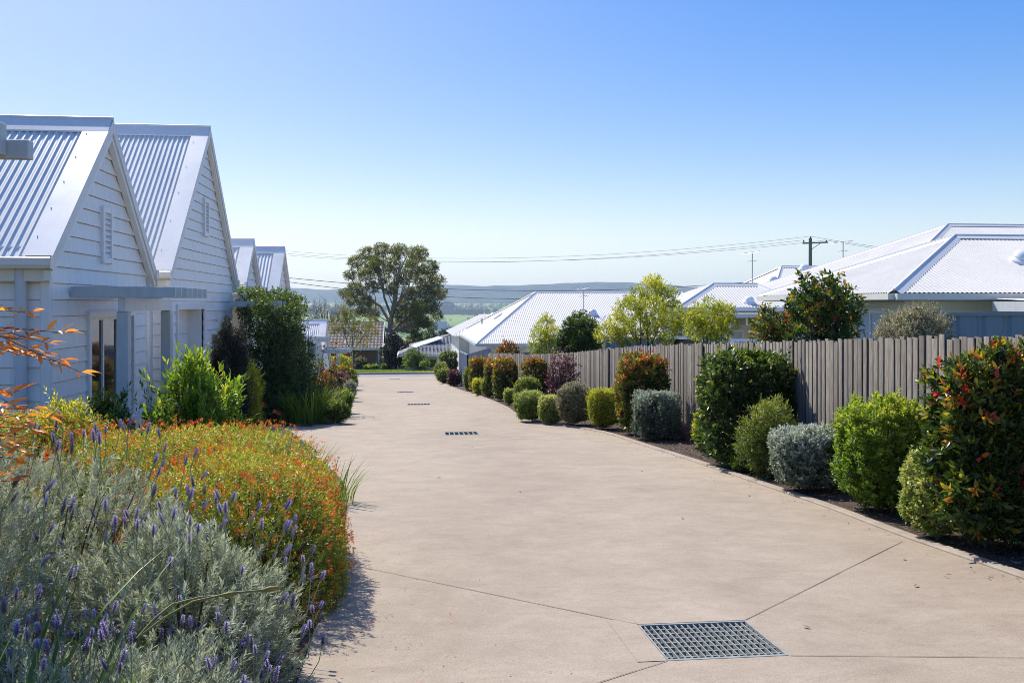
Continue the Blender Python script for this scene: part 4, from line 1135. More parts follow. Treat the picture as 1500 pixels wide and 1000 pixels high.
# lower wing further back on the left
h1b = MB()
a_ = [(2.6, 55.5, zeR-.12), (8, 55.5, zeR-.12), (8, 58.6, .02-.75), (4.9, 58.6, .02-.75)]
corr(h1b, a_, (0, -1, -.4)); corr(h1b, [(2.6, 55.5, zeR-.12), (4.9, 58.6, -.73), (4.9, 64, -.73), (2.6, 66.5, zeR-.12)], (-1, 0, -.4)); corr(h1b, [(2.6, 66.5, zeR-.12), (4.9, 64, -.73), (8, 64, -.73), (8, 66.5, zeR-.12)], (0, 1, -.4)); corr(h1b, [(4.9, 58.6, -.73), (8, 58.6, -.75), (8, 64, -.75), (4.9, 64, -.73)], (0, 1, -.05))
h1b.build('roof', M['roofr'], h1)
w = MB(); w.bx(3.0, 3.59, 56, 66, G(58)-.6, zeR-.16); w.bx(3.6, 8, 57.6, 66, G(58)-.6, zeR-.17); w.build('wall', M['board'], h1)
for (px, py, d, s) in [(868, 446, 46, .95), (912, 452, 45.2, .95)]:
    q = dp(px, py, d); t = (q.y-41.9)/(48.2-41.9); q.z = zeR + (ridge_z-zeR)*t + .0; roof_vent(h1, q, (0, -1), 1.0)
t = MB(); q0 = (4.1, 52, zeR+.55); t.tube([q0, (4.1, 52, zeR+1.0)], .04, 8); t.build('flue', M['galv'], h1)
for yy in (49.5, 54.0):
    sk = MB(); sk.bar((4.55, yy, zeR+(ridge_z-zeR)*.403+.05), (4.95, yy, zeR+(ridge_z-zeR)*.514+.05), .9, .05); sk.build('slit_vent', M['gutter'], h1)  # small grey slit vents, flush on the left slope
# lean-to below its near eave
r = MB(); corr(r, [(4.6, 41.2, zeR-.55), (4.6, 38.9, zeR-.85), (8.6, 38.9, zeR-.85), (8.6, 41.2, zeR-.55)], (0, -1, -.1)); 
lt = r.build('roof', M['roofr'], h1)
w = MB(); w.bx(4.8, 8.5, 39.1, 42.38, G(40)-.2, zeR-.95); w.build('wall', M['cream'], h1)
r = MB(); corr(r, [(10.4, 41.0, zeR+.05), (10.4, 39.0, zeR-.22), (14.5, 39.0, zeR-.22), (14.5, 41.0, zeR+.05)], (0, -1, -.1)); r.bx(10.4, 14.5, 38.9, 39.0, zeR-.36, zeR-.2); r.build('porch_roof', M['roofr'], h1)
for xx in (10.7, 14.1): w = MB(); w.bx(xx, xx+.12, 39.1, 39.22, G(40)-.1, zeR-.37); w.build('porch_post', M['trim'], h1)
wind(h1, 'x', 3.6-.018, 44, 45.6, zeR-1.6, zeR-.5); wind(h1, 'y', 42.4-.018, 5.2, 7.0, zeR-1.5, zeR-.4)
# nearest neighbour on the right
h2 = thing('house', (14, 19, G(19)), 'cream house with broad white iron hip roof just over the fence on the right', 'house', 'white iron roofed houses over the fence')
ze2r, zr2 = .20, 1.42
hip_roof(h2, 8.5, 26, 15.3, 21.45, ze2r, zr2, 11.58, 26, 18.38, pitch=.09, amp=.009, gutter='cream')
walls(h2, 8.98, 25.6, 15.8, 20.9, -2.7, ze2r-.145, M['cream'])
for (y0, y1) in ((16.4, 17.5), (18.0, 18.9), (19.6, 20.5)): wind(h2, 'x', 8.98-.018, y0, y1, -1.35, -.12, 'shutter')
wind(h2, 'y', 15.8-.018, 9.6, 11.0, -1.4, -.3, 'shutter')
q = onY(1497, 368, 16.9); q.z = ze2r + (zr2-ze2r)*(q.y-15.3)/3.08; roof_vent(h2, q, (0, -1), .95)
# patio roof hung off its near wall
pz = .06
r = MB(); corr(r, [(10.3, 15.1, pz+.03), (10.3, 12.9, pz-.06), (25.5, 12.9, pz-.06), (25.5, 15.1, pz+.03)], (0, -1, -.05), .12, .012); pr = r.build('patio_roof', M['roofr'], h2)
b = MB(); b.bx(10.25, 25.6, 12.82, 12.885, pz-.20, pz-.03); b.bx(10.22, 10.295, 12.82, 15.1, pz-.19, pz-.02); b.build('fascia', M['beam'], pr)
for k in range(7): b = MB(); b.bx(10.5+k*1.4, 10.58+k*1.4, 12.92, 13.0, -2.3, pz-.205); b.build('patio_post', M['trim'], pr)
# big roof behind it
h3 = thing('house', (19, 30, G(30)), 'higher long white roof rising behind the cream house at the right edge', 'house', 'white iron roofed houses over the fence')
hip_roof(h3, 12.8, 34, 23.9, 36.3, .22, 2.74, 18.7, 34, 30.1, pitch=.1)
walls(h3, 13.3, 33.5, 24.4, 35.8, -3.4, .07, M['cream'])
for (px, py, yy) in [(1220, 0, 27.5), (1235, 0, 31.5)]:
    pass
# roof with antenna and domes behind those
h4 = thing('house', (22, 43, G(43)), 'white hipped roof with dome vents and an aerial, left behind the high roof', 'house', 'white iron roofed houses over the fence')
zr4 = dp(1140, 391, 45).z
hip_roof(h4, 15.2, 34, 37.6, 49, -.25, zr4, 18.2, 30, 43.3, pitch=.12)
walls(h4, 15.7, 33.5, 38.1, 48.5, -3.9, -.40, M['cream'])
for (px, py) in [(1178, 395), (1225, 390), (1132, 413), (1175, 411)]:
    r_ = ray(px, py); k = 0
    # meet the near slope of this roof
    m_ = (zr4+.25)/(43.3-37.6)
    k = (-.25 - m_*37.6)/(r_.z - m_*r_.y); q = r_*k
    if 37.6 < q.y < 43.4: roof_vent(h4, q, (0, -1), 1.1)
# small garage roof nearer
h5 = thing('garage', (10.2, 29, G(29)), 'small cream garage with a low white hip roof between the trees and the cream house', 'garage')
hip_roof(h5, 8.2, 12.3, 27.2, 31.0, -.10, .62, 9.9, 11.4, 29.1)
walls(h5, 8.6, 12.0, 27.7, 30.6, -3.2, -.245, M['cream'])
q = dp(1097, 428, 28.6); q.z = -.1 + .72*(q.y-27.2)/1.9; roof_vent(h5, q, (0, -1), .75)
r = MB(); r.bx(8.9, 12.6, 25.3, 27.0, -.40, -.28); r.build('porch_roof', M['beam'], h5)
for k in range(6): b = MB(); b.bx(9.3+k*.35, 9.36+k*.35, 25.5, 26.9, -.62, -.41); b.build('porch_slat', M['cream'], h5)
for xx in (9.1, 11.6): b = MB(); b.bx(xx, xx+.1, 25.5, 25.6, -3.0, -.41); b.build('porch_post', M['cream'], h5)
wind(h5, 'y', 27.7-.018, 9.2, 10.4, -1.9, -.8, 'shutter')
# aerials
def aerial(base, h, label, rot=0):
    root = thing('tv_aerial', base, label, 'aerial', 'television aerials on the roofs')
    x, y, z = base; m_ = MB(); m_.tube([(x, y, z-.05), (x, y, z+h)], .022, 6); m_.build('mast', M['mast'], root)
    c, s = math.cos(rot), math.sin(rot); b = MB()
    b.tube([(x-c*.5, y-s*.5, z+h-.08), (x+c*.55, y+s*.55, z+h+.06)], .014, 5)
    for k in range(7):
        t = -.45+k*.15; l = .24-.022*k
        b.tube([(x+c*t-s*l, y+s*t+c*l, z+h-.03+t*.14), (x+c*t+s*l, y+s*t-c*l, z+h-.03+t*.14)], .006, 4)
    b.tube([(x-.22, y, z+h-.45), (x+.22, y, z+h-.40)], .012, 4)
    for k in range(3): b.tube([(x-.2+.2*k, y-.22, z+h-.45+k*.02), (x-.2+.2*k, y+.22, z+h-.45+k*.02)], .007, 4)
    b.build('antenna', M['mast'], root)
def roofpt(px, py, d): return tuple(dp(px, py, d))
q = dp(1102, 406, 43.0); aerial((q.x, q.y, q.z-.3), 37/F*43+.3, 'thin television aerial on the white roof left of the power pole', .4)
q = dp(1235, 392, 42.0); aerial((q.x, q.y, q.z-.3), 38/F*42+.3, 'television aerial just right of the power pole', .2)
q = dp(855, 446, 46.5); aerial((q.x, q.y, q.z-.4), 26/F*46.5+.35, 'television aerial on the wide white hip roof in the middle distance', .9)
# power pole and cables
pp = dp(1187, 388, 80); ptop = dp(1187, 349, 80).z
pole = thing('power_pole', (pp.x, pp.y, G(pp.y)), 'dark timber power pole with crossarm above the roofs', 'power pole')
b = MB(); b.tube([(pp.x, pp.y, G(80)-.2), (pp.x, pp.y, ptop)], [.20, .14], 10); b.build('shaft', M['pole'], pole)
b = MB(); b.bar((pp.x-.7, pp.y, ptop-.45), (pp.x+1.55, pp.y-.1, ptop-.35), .11, .12); b.bar((pp.x+.05, pp.y, ptop-1.0), (pp.x+.9, pp.y-.05, ptop-.42), .05, .05); b.build('crossarm', M['pole'], pole)
for dx in (-.6, .03, 1.45):
    b = MB(); b.lathe([(.05, 0), (.075, .05), (.05, .1), (.075, .14), (.03, .2)], (pp.x+dx, pp.y, (ptop-.02) if abs(dx) < .1 else ptop-.36), 8); b.build('insulator', M['dark'], pole)
def cable(p, q, sag, label, r=.016, n=26):
    p = Vector(p); q = Vector(q); pts = []
    for i in range(n+1):
        t = i/n; v = p.lerp(q, t); v.z -= sag*4*t*(1-t); pts.append(v)
    m2 = MB(); m2.tube(pts, r, 5); o = m2.build('power_line', M['wire']); props(o, label, 'cable', 'power lines across the sky'); return o
lp = dp(300, 344, 95)
ins = [(pp.x-.6, pp.y, ptop-.16), (pp.x+.03, pp.y, ptop+.17), (pp.x+1.45, pp.y, ptop-.16)]
cable(dp(225, 344, 105), ins[1], 2.3, 'topmost thin cable swooping from the power pole to the left edge of the sky', .012)
cable(dp(225, 350, 105), ins[0], 2.3, 'second thin cable below the topmost one, ending at the left of the crossarm', .012)
cable(dp(225, 347, 106), ins[2], 2.35, 'thin cable ending at the right tip of the crossarm, coming from the left', .013)
cable(ins[1], dp(1700, 372, 70), .9, 'thin cable leaving the power pole to the upper right', .013)
cable(ins[2], dp(1700, 378, 69), .8, 'thin lower cable leaving the crossarm tip to the right', .013)
cable(dp(395, 404, 66), dp(1140, 409, 66), .95, 'upper dark cable of the lower pair crossing behind the gum tree', .020)
cable(dp(395, 409, 66.3), dp(1140, 412, 66.3), 1.35, 'lower dark cable of the pair crossing behind the gum tree', .020)
# ------------------------------------------------------------------ across the street
bh = thing('house', (-8, 88, G(88)), 'low brick house with a brown tiled roof across the street', 'house')
def P2(px, py, d): return tuple(dp(px, py, d))
d0 = 80; e = dp(560, 510, d0); rz = dp(560, 472, 85).z; x1 = e.x; x0 = x1-13.5; ye = e.y
r = MB(); rows_tile(r, [(x0, ye, e.z), (x1, ye, e.z), (x1, ye+5, rz), (x0, ye+5, rz)], (0, -1, -.4)); rows_tile(r, [(x0, ye+10, e.z), (x1, ye+10, e.z), (x1, ye+5, rz), (x0, ye+5, rz)], (0, 1, -.4))
rf = r.build('roof', M['tile_brown'], bh); c = MB(); cap_line(c, (x0, ye+5, rz), (x1, ye+5, rz), .15); c.build('ridge_cap', M['tile_brown'], rf)
gz = G(ye)+.05
g = MB(); g.bar((x0, ye-.06, e.z-.08), (x1, ye-.06, e.z-.08), .12, .16); g.bar((x1+.04, ye, e.z-.1), (x1+.04, ye+5, rz-.1), .06, .2); g.bar((x1+.04, ye+10, e.z-.1), (x1+.04, ye+5, rz-.1), .06, .2); g.build('gutter', M['trim'], bh)
w = MB(); w.bx(x0+.3, x1-.35, ye+1.6, ye+9.5, gz-.6, e.z-.02); w.build('wall', M['brick'], bh)
w = MB(); w.add([(x1-.36, ye+.5, e.z), (x1-.36, ye+9.5, e.z), (x1-.36, ye+5, rz-.2)], [(0,1,2)]); w.build('gable', M['trim'], bh)
for k in range(5): w = MB(); w.bx(x1-.4-k*2.3, x1-.26-k*2.3, ye+.15, ye+.29, gz-.6, e.z-.17); w.build('verandah_post', M['trim'], bh)
wind(bh, 'y', ye+1.6-.003, x1-5.4, x1-3.4, gz+.7, gz+2.0); wind(bh, 'y', ye+1.6-.003, x1-9.0, x1-6.4, gz+.3, gz+2.1)
th = thing('house', (4, 76, G(76)), 'low grey tiled house across the street, between the gum tree and the white hip roof', 'house')
x0 = dp(592, 522, 78).x; ez = dp(640, 519, 72).z; rz = dp(650, 487, 78).z
hip_roof(th, x0-.4, x0+14, 71.6, 85, ez, rz, x0+4.4, x0+9, 78, mat='tile_grey', kind='tile', gutter='trim')
walls(th, x0+.3, x0+13.4, 72.6, 84.4, G(76)-.4, ez-.15, M['trim'], False)
for k in range(4): w = MB(); w.bx(x0+.2+k*2.4, x0+.36+k*2.4, 71.75, 71.92, G(72)-.3, ez-.145); w.build('verandah_post', M['trim'], th)
wind(th, 'y', 72.6-.003, x0+1.4, x0+2.6, G(74)+.3, ez-.35); wind(th, 'y', 72.6-.003, x0+3.4, x0+4.4, G(74)-.2, ez-.3); wind(th, 'y', 72.6-.003, x0+5.2, x0+7, G(74)+.5, ez-.35)
for k in range(3):
    sp = MB(); sp.bar((x0-.4+4.7*.25, 74.6+k*1.9, ez+(rz-ez)*.25+.09), (x0-.4+4.7*.72, 75.4+k*1.5, ez+(rz-ez)*.72+.09), 1.3, .05); sp.build('pale_panel', M['shutter'], th)  # pale panels that give the left slope its bright face
# far sheds in the paddocks
for i, (px, py, d, wdt) in enumerate([(665, 478, 620, 12), (687, 497, 300, 7), (644, 471, 900, 14)]):
    q = dp(px, py, d); sh = thing('farm_shed', (q.x, q.y, HG(q.y)), ['tiny pale farm shed in the green paddock right of the gum tree', 'small pale shed roof low in the valley beside the white hip roof', 'tiny farm shed farthest off among the paddocks'][i], 'shed')
    z = HG(q.y); b = MB(); hh = max(3, q.z - z)
    b.bx(q.x-wdt/2, q.x+wdt/2, q.y, q.y+wdt*.7, z-1, z+hh*.7); b.build('wall', M['trim'], sh)
    b = MB(); b.add([(q.x-wdt*.55, q.y-.5, z+hh*.7), (q.x+wdt*.55, q.y-.5, z+hh*.7), (q.x+wdt*.55, q.y+wdt*.35, z+hh), (q.x-wdt*.55, q.y+wdt*.35, z+hh), (q.x-wdt*.55, q.y+wdt*.72, z+hh*.7), (q.x+wdt*.55, q.y+wdt*.72, z+hh*.7)], [(0,1,2,3), (3,2,5,4)]); b.build('roof', M['roofr'], sh)
# a parked car, only its roof shows over the fence
car = thing('parked_car', (7.0, 19.4, G(19.4)), 'blue grey wagon parked behind the paling fence, only its roof and windscreen showing', 'car')
cx_, cy_, cz = 7.0, 19.4, G(19.4)-.12
prof = [(-2.25, .35), (-2.3, .62), (-2.22, .98), (-1.35, 1.08), (-.55, 1.78), (.2, 1.86), (1.5, 1.82), (2.1, 1.55), (2.28, 1.0), (2.28, .4), (1.9, .28), (-1.9, .28)]
b = MB(); vs = []
for sx, k in ((-.82, 0), (-.90, 1), (.90, 1), (.82, 0)):
    for (yy, zz) in prof:
        inn = (.10 if zz > 1.2 else 0)
        vs.append((cx_ + sx*(1-inn*1.2), cy_ + yy*(1 if k == 0 else .985), cz + zz))
n = len(prof); fs = [tuple(range(n)), tuple(range(4*n-1, 3*n-1, -1))]
for r_ in range(3):
    for i in range(n): fs.append((r_*n+i, (r_+1)*n+i, (r_+1)*n+(i+1) % n, r_*n+(i+1) % n))
b.add(vs, fs); b.build('body', M['car'], car, True)
g = MB(); 
g.add([(cx_-.70, cy_-1.31, cz+1.135), (cx_+.70, cy_-1.31, cz+1.135), (cx_+.66, cy_-.66, cz+1.72), (cx_-.66, cy_-.66, cz+1.72)], [(0,1,2,3)]); g.build('windscreen', M['glass'], car)
g = MB()
for s_ in (-1, 1):
    xo = cx_ + s_*.802
    g.add([(xo+s_*.02, cy_-1.0, cz+1.2), (xo+s_*.02, cy_+1.7, cz+1.2), (xo, cy_+1.4, cz+1.66), (xo, cy_-.5, cz+1.66)], [(0,1,2,3)])
g.build('side_windows', M['glass'], car)
for s_ in (-1, 1):
    for yy in (-1.4, 1.4):
        t = MB(); t.lathe([(.2, -.11), (.33, -.11), (.35, -.08), (.35, .08), (.33, .11), (.2, .11)], (cx_+s_*.78, cy_+yy, cz+.34), 20, (1, 0, 0)); t.build('wheel', M['rubber'], car, True)
# meter box by the fence
q = gp(806, 592)
bx_ = thing('utility_box', (q.x+.35, q.y, G(q.y)), 'pale grey utility box half hidden behind the purple leaved shrub', 'utility box')
q.x += .35
b = MB(); b.cx(q.x-.22, q.x+.22, q.y-.15, q.y+.15, G(q.y)-.02, G(q.y)+.85, .02); b.build('cabinet', M['shutter'], bx_)
b = MB(); b.cx(q.x-.19, q.x+.19, q.y-.165, q.y-.151, G(q.y)+.08, G(q.y)+.78, .006); d_ = b.build('door', M['beam'], bx_)
# ------------------------------------------------------------------ shrubs along the fence
GR = 'clipped shrubs along the fence'
def rs(px, by, w, top, mat, label, seed, dpt=None, cat='shrub', dy=0.0, **kw):
    q = gp(px, by); d = q.x*SA + q.y*CA
    ww = w/F*d; dd = ww*.9 if dpt is None else dpt
    d2 = d+dd*.5+dy; qq = dp(px, by, d2); base = (qq.x, qq.y, G(qq.y))
    h = (by-top)/F*d2 + .03
    return shrub('shrub', base, ww*1.12, dd*1.05, h*1.02, M[mat], label, cat, GR, seed, **kw)
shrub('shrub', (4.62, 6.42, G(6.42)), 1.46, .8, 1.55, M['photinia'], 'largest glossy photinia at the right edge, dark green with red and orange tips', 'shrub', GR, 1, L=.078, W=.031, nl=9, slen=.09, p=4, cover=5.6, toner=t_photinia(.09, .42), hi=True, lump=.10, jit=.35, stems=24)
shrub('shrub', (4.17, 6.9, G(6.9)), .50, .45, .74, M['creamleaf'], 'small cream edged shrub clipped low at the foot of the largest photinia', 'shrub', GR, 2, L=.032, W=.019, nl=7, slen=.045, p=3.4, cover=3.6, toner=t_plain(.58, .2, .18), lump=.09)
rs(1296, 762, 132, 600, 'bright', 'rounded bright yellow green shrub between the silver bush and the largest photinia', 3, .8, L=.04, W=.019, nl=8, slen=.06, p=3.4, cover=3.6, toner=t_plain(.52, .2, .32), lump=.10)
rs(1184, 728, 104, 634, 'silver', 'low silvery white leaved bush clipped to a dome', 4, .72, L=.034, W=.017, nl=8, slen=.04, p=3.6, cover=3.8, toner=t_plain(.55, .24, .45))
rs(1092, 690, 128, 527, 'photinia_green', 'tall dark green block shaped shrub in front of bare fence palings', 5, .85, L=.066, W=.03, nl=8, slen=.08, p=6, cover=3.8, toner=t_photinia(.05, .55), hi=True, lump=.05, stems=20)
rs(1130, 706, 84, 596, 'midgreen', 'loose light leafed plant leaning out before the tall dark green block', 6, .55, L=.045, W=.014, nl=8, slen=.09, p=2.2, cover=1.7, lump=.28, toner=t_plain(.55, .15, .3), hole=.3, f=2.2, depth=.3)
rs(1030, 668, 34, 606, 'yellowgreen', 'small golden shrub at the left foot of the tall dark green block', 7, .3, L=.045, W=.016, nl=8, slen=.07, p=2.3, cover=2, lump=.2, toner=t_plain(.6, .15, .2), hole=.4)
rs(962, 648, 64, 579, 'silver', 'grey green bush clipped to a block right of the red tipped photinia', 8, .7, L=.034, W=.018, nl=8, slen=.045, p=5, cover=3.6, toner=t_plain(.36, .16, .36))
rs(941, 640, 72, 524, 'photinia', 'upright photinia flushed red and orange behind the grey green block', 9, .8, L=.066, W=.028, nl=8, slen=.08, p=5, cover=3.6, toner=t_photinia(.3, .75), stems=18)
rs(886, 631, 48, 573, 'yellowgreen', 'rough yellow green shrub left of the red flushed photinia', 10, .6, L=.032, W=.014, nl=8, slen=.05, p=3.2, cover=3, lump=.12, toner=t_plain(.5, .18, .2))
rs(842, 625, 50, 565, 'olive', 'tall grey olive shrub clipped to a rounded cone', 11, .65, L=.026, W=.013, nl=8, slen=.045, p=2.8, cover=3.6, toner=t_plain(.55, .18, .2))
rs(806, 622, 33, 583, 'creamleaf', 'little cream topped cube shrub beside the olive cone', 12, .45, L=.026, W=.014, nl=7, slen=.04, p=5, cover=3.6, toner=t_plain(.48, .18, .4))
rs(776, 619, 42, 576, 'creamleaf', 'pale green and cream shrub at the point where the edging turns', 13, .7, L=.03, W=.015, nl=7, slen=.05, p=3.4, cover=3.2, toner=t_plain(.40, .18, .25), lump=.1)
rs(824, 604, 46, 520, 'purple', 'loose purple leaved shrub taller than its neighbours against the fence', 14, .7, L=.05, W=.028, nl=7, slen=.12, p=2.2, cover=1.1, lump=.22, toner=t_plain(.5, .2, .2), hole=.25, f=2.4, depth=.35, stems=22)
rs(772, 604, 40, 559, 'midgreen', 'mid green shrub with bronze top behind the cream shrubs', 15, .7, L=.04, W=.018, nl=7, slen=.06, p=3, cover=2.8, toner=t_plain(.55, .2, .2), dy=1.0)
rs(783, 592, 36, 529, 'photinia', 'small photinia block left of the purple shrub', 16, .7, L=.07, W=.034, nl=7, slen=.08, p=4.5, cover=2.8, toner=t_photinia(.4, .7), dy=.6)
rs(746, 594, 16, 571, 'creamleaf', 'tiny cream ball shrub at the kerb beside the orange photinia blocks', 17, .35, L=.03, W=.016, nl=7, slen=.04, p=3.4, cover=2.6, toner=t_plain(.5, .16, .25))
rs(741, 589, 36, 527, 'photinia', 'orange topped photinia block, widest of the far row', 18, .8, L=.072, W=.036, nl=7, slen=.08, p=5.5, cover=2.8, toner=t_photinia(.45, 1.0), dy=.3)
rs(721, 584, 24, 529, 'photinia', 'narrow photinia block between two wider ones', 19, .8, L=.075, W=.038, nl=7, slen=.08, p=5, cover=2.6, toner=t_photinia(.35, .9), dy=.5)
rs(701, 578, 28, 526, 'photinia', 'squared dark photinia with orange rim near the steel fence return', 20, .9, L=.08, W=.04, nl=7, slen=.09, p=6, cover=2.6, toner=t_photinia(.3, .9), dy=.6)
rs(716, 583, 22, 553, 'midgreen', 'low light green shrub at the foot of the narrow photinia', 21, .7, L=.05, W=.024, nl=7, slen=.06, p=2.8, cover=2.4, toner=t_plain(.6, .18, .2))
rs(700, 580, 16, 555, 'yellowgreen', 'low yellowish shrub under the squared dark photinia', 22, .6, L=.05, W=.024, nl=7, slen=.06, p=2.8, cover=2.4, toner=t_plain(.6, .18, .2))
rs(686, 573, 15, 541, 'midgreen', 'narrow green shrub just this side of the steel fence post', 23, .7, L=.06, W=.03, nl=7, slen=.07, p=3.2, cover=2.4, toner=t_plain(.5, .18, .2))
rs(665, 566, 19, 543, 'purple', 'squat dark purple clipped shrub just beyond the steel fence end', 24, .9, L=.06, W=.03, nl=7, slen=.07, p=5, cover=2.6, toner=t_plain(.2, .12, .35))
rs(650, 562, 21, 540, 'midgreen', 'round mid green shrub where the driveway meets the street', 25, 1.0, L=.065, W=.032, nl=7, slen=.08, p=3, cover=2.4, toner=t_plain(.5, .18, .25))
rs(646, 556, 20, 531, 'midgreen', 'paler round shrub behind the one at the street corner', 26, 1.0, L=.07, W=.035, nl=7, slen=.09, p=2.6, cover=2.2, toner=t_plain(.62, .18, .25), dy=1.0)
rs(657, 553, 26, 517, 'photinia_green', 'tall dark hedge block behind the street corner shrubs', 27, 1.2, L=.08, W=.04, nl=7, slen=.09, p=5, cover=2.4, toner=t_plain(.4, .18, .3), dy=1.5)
rs(1000, 652, 24, 628, 'purple', 'low reddish sprigs on the bark between the grey green block and the fence', 28, .4, L=.04, W=.012, nl=6, slen=.08, p=2, cover=.9, lump=.3, toner=t_plain(.6, .2, .2), hole=.2, dy=.5)
rs(1082, 694, 26, 672, 'bright', 'tiny bright green seedling at the edging under the tall dark green block', 29, .25, L=.04, W=.02, nl=6, slen=.06, p=2, cover=1.1, lump=.3, hole=.2)
rs(1222, 735, 40, 640, 'midgreen', 'thin green shoots rising between the silver dome and the yellow green shrub', 30, .4, L=.04, W=.02, nl=7, slen=.12, p=2.2, cover=1.0, lump=.3, hole=.25, toner=t_plain(.55, .2, .2), dy=.35)
rs(1110, 700, 60, 640, 'midgreen', 'low leafy filler at the front foot of the tall dark green block', 39, .5, L=.045, W=.016, nl=7, slen=.09, p=2.2, cover=1.4, lump=.3, hole=.25, toner=t_plain(.45, .2, .2))
# trees and shrubs over the fence
def over(px, top, bot, d, w, mat, label, seed, dpt=None, name='shrub', **kw):
    q = dp(px, bot, d); z = G(q.y)-.1; ww = w/F*d; zt = dp(px, top, d).z
    return shrub(name, (q.x, q.y, z), ww, dpt or ww*.8, zt-z, M[mat], label, 'shrub', 'plants behind the fence', seed, lift=.12, **kw)
def clumptree(px, base_d, clumps, label, seed, mat, name='tree', depth=.8, **kw):
    q = dp(px, 500, base_d); base = (q.x, q.y, G(q.y)-.1); cl = []
    rng = np.random.default_rng(seed+100)
    for (cx, cy, r) in clumps:
        d = base_d + rng.uniform(-1, 1)*depth; p = dp(cx, cy, d); rr = r/F*d; cl.append((tuple(p), (rr, rr, rr*.9)))
    return tree(name, base, cl, label, 'plants behind the fence', seed, mat=mat, **kw)
clumptree(950, 22, [(955, 425, 18), (935, 440, 16), (975, 438, 18), (920, 455, 20), (955, 458, 22), (985, 462, 18), (905, 478, 18), (940, 482, 22), (975, 485, 22), (960, 415, 10), (998, 480, 14), (890, 490, 16), (918, 496, 16)], 'largest yellow green bushy tree over the fence, left of the small garage', 31, 'yellowgreen', r0=.05, L=.075, W=.022, nl=7, slen=.12, dens=.75, bark='stem', mu=.62, twigs=4, up=.5, ang=(1.0, .35))
clumptree(1040, 18, [(1040, 452, 15), (1020, 462, 15), (1060, 460, 15), (1045, 475, 18), (1020, 482, 15), (1068, 476, 13), (1035, 495, 16), (1055, 492, 15)], 'smaller yellow green tree over the fence, right of the largest', 32, 'yellowgreen', r0=.04, L=.065, W=.02, nl=7, slen=.11, dens=.8, bark='stem', mu=.64, twigs=4, depth=.5, up=.5, ang=(1.0, .35))
clumptree(798, 30, [(800, 478, 11), (790, 492, 12), (808, 492, 12), (800, 505, 14), (786, 510, 10), (812, 508, 10), (802, 468, 6)], 'slender yellow green tree in front of the wide white hip roof', 33, 'yellowgreen', r0=.05, L=.09, W=.028, nl=6, slen=.15, dens=.8, bark='stem', mu=.66, twigs=4, depth=.5, up=.5, ang=(1.0, .35))
clumptree(845, 28, [(850, 468, 12), (840, 480, 15), (862, 482, 15), (832, 495, 15), (852, 498, 17), (870, 500, 13), (826, 508, 13), (845, 511, 14), (866, 512, 12)], 'grey green glossy shrub tree between two yellow green ones', 34, 'photinia_green', r0=.05, L=.08, W=.034, nl=6, slen=.11, dens=1.6, bark='stem', mu=.55, twigs=3, depth=.5)
clumptree(1205, 13, [(1205, 425, 17), (1182, 432, 15), (1235, 432, 17), (1172, 452, 18), (1205, 452, 22), (1238, 455, 20), (1178, 478, 20), (1215, 480, 22), (1246, 478, 14), (1180, 410, 6), (1222, 406, 7), (1165, 492, 12), (1228, 494, 15)], 'tall glossy photinia with red new leaves over the fence', 35, 'photinia', r0=.04, L=.08, W=.034, nl=7, slen=.10, dens=1.2, bark='stem', mu=.44, tip=.34, twigs=3, depth=.35, limb=.4, hi=True)
clumptree(1130, 13.4, [(1125, 458, 8), (1118, 475, 13), (1140, 474, 12), (1130, 488, 15), (1112, 490, 10), (1150, 490, 12)], 'smaller red tipped photinia beside the tall one over the fence', 36, 'photinia', r0=.03, L=.07, W=.03, nl=6, slen=.09, dens=1.1, bark='stem', mu=.55, twigs=3, depth=.25, tip=.4)
over(1340, 448, 497, 11.6, 122, 'olive', 'domed twiggy olive brown shrub just showing over the fence on the right', 37, L=.03, W=.014, nl=8, slen=.07, p=3.0, cover=2.0, lump=.12, toner=t_plain(.55, .24, .3), hole=.5)
over(745, 500, 516, 37, 40, 'photinia', 'low orange tipped shrub behind the far end of the paling fence', 38, L=.09, W=.045, nl=6, slen=.12, p=2.4, cover=1.6, toner=t_photinia(.6, .9), lump=.15)
# ------------------------------------------------------------------ big gum across the street
rng = np.random.default_rng(77); D0 = 92
gum_pts = [(612,372,15),(585,368,14),(560,366,13),(538,372,13),(630,392,14),(605,392,15),(575,388,15),(548,388,14),(522,384,12),(513,403,9),(640,412,12),(620,410,15),(590,408,14),(560,405,13),(535,402,12),(642,430,12),(625,428,14),(600,430,12),(572,424,9),(545,420,11),(520,424,13),(504,430,8),(630,448,14),(610,450,14),(590,460,15),(535,440,12),(515,440,9),(620,468,11),(600,478,14),(640,462,8),(582,478,11),(545,458,11),(528,456,9),(628,490,9),(612,496,9),(590,445,8),(632,478,8)]
for _ in range(26):
    i_, j_ = rng.integers(len(gum_pts), size=2); a_, b_ = gum_pts[i_], gum_pts[j_]
    if abs(a_[0]-b_[0]) + abs(a_[1]-b_[1]) < 70: gum_pts.append(((a_[0]+b_[0])/2+rng.normal(0, 4), (a_[1]+b_[1])/2+rng.normal(0, 4), rng.uniform(6, 10)))
cl = []
for (px, py, r) in gum_pts:
    d = D0 + rng.uniform(-3.2, 3.2); p = dp(px, py, d); rr = r/F*d*.90
    cl.append((tuple(p), (rr*1.1, rr*1.1, rr*.85)))
q = dp(567, 500, D0)
tree('gum_tree', (q.x, q.y, G(q.y)-.2), cl, 'big spreading gum tree with an open crown across the street', None, 41, r0=.42, fork=.32, L=.24, W=.065, nl=5, slen=.2, dens=1.05, mu=.6, twigs=5, limb=.30, up=-.15)
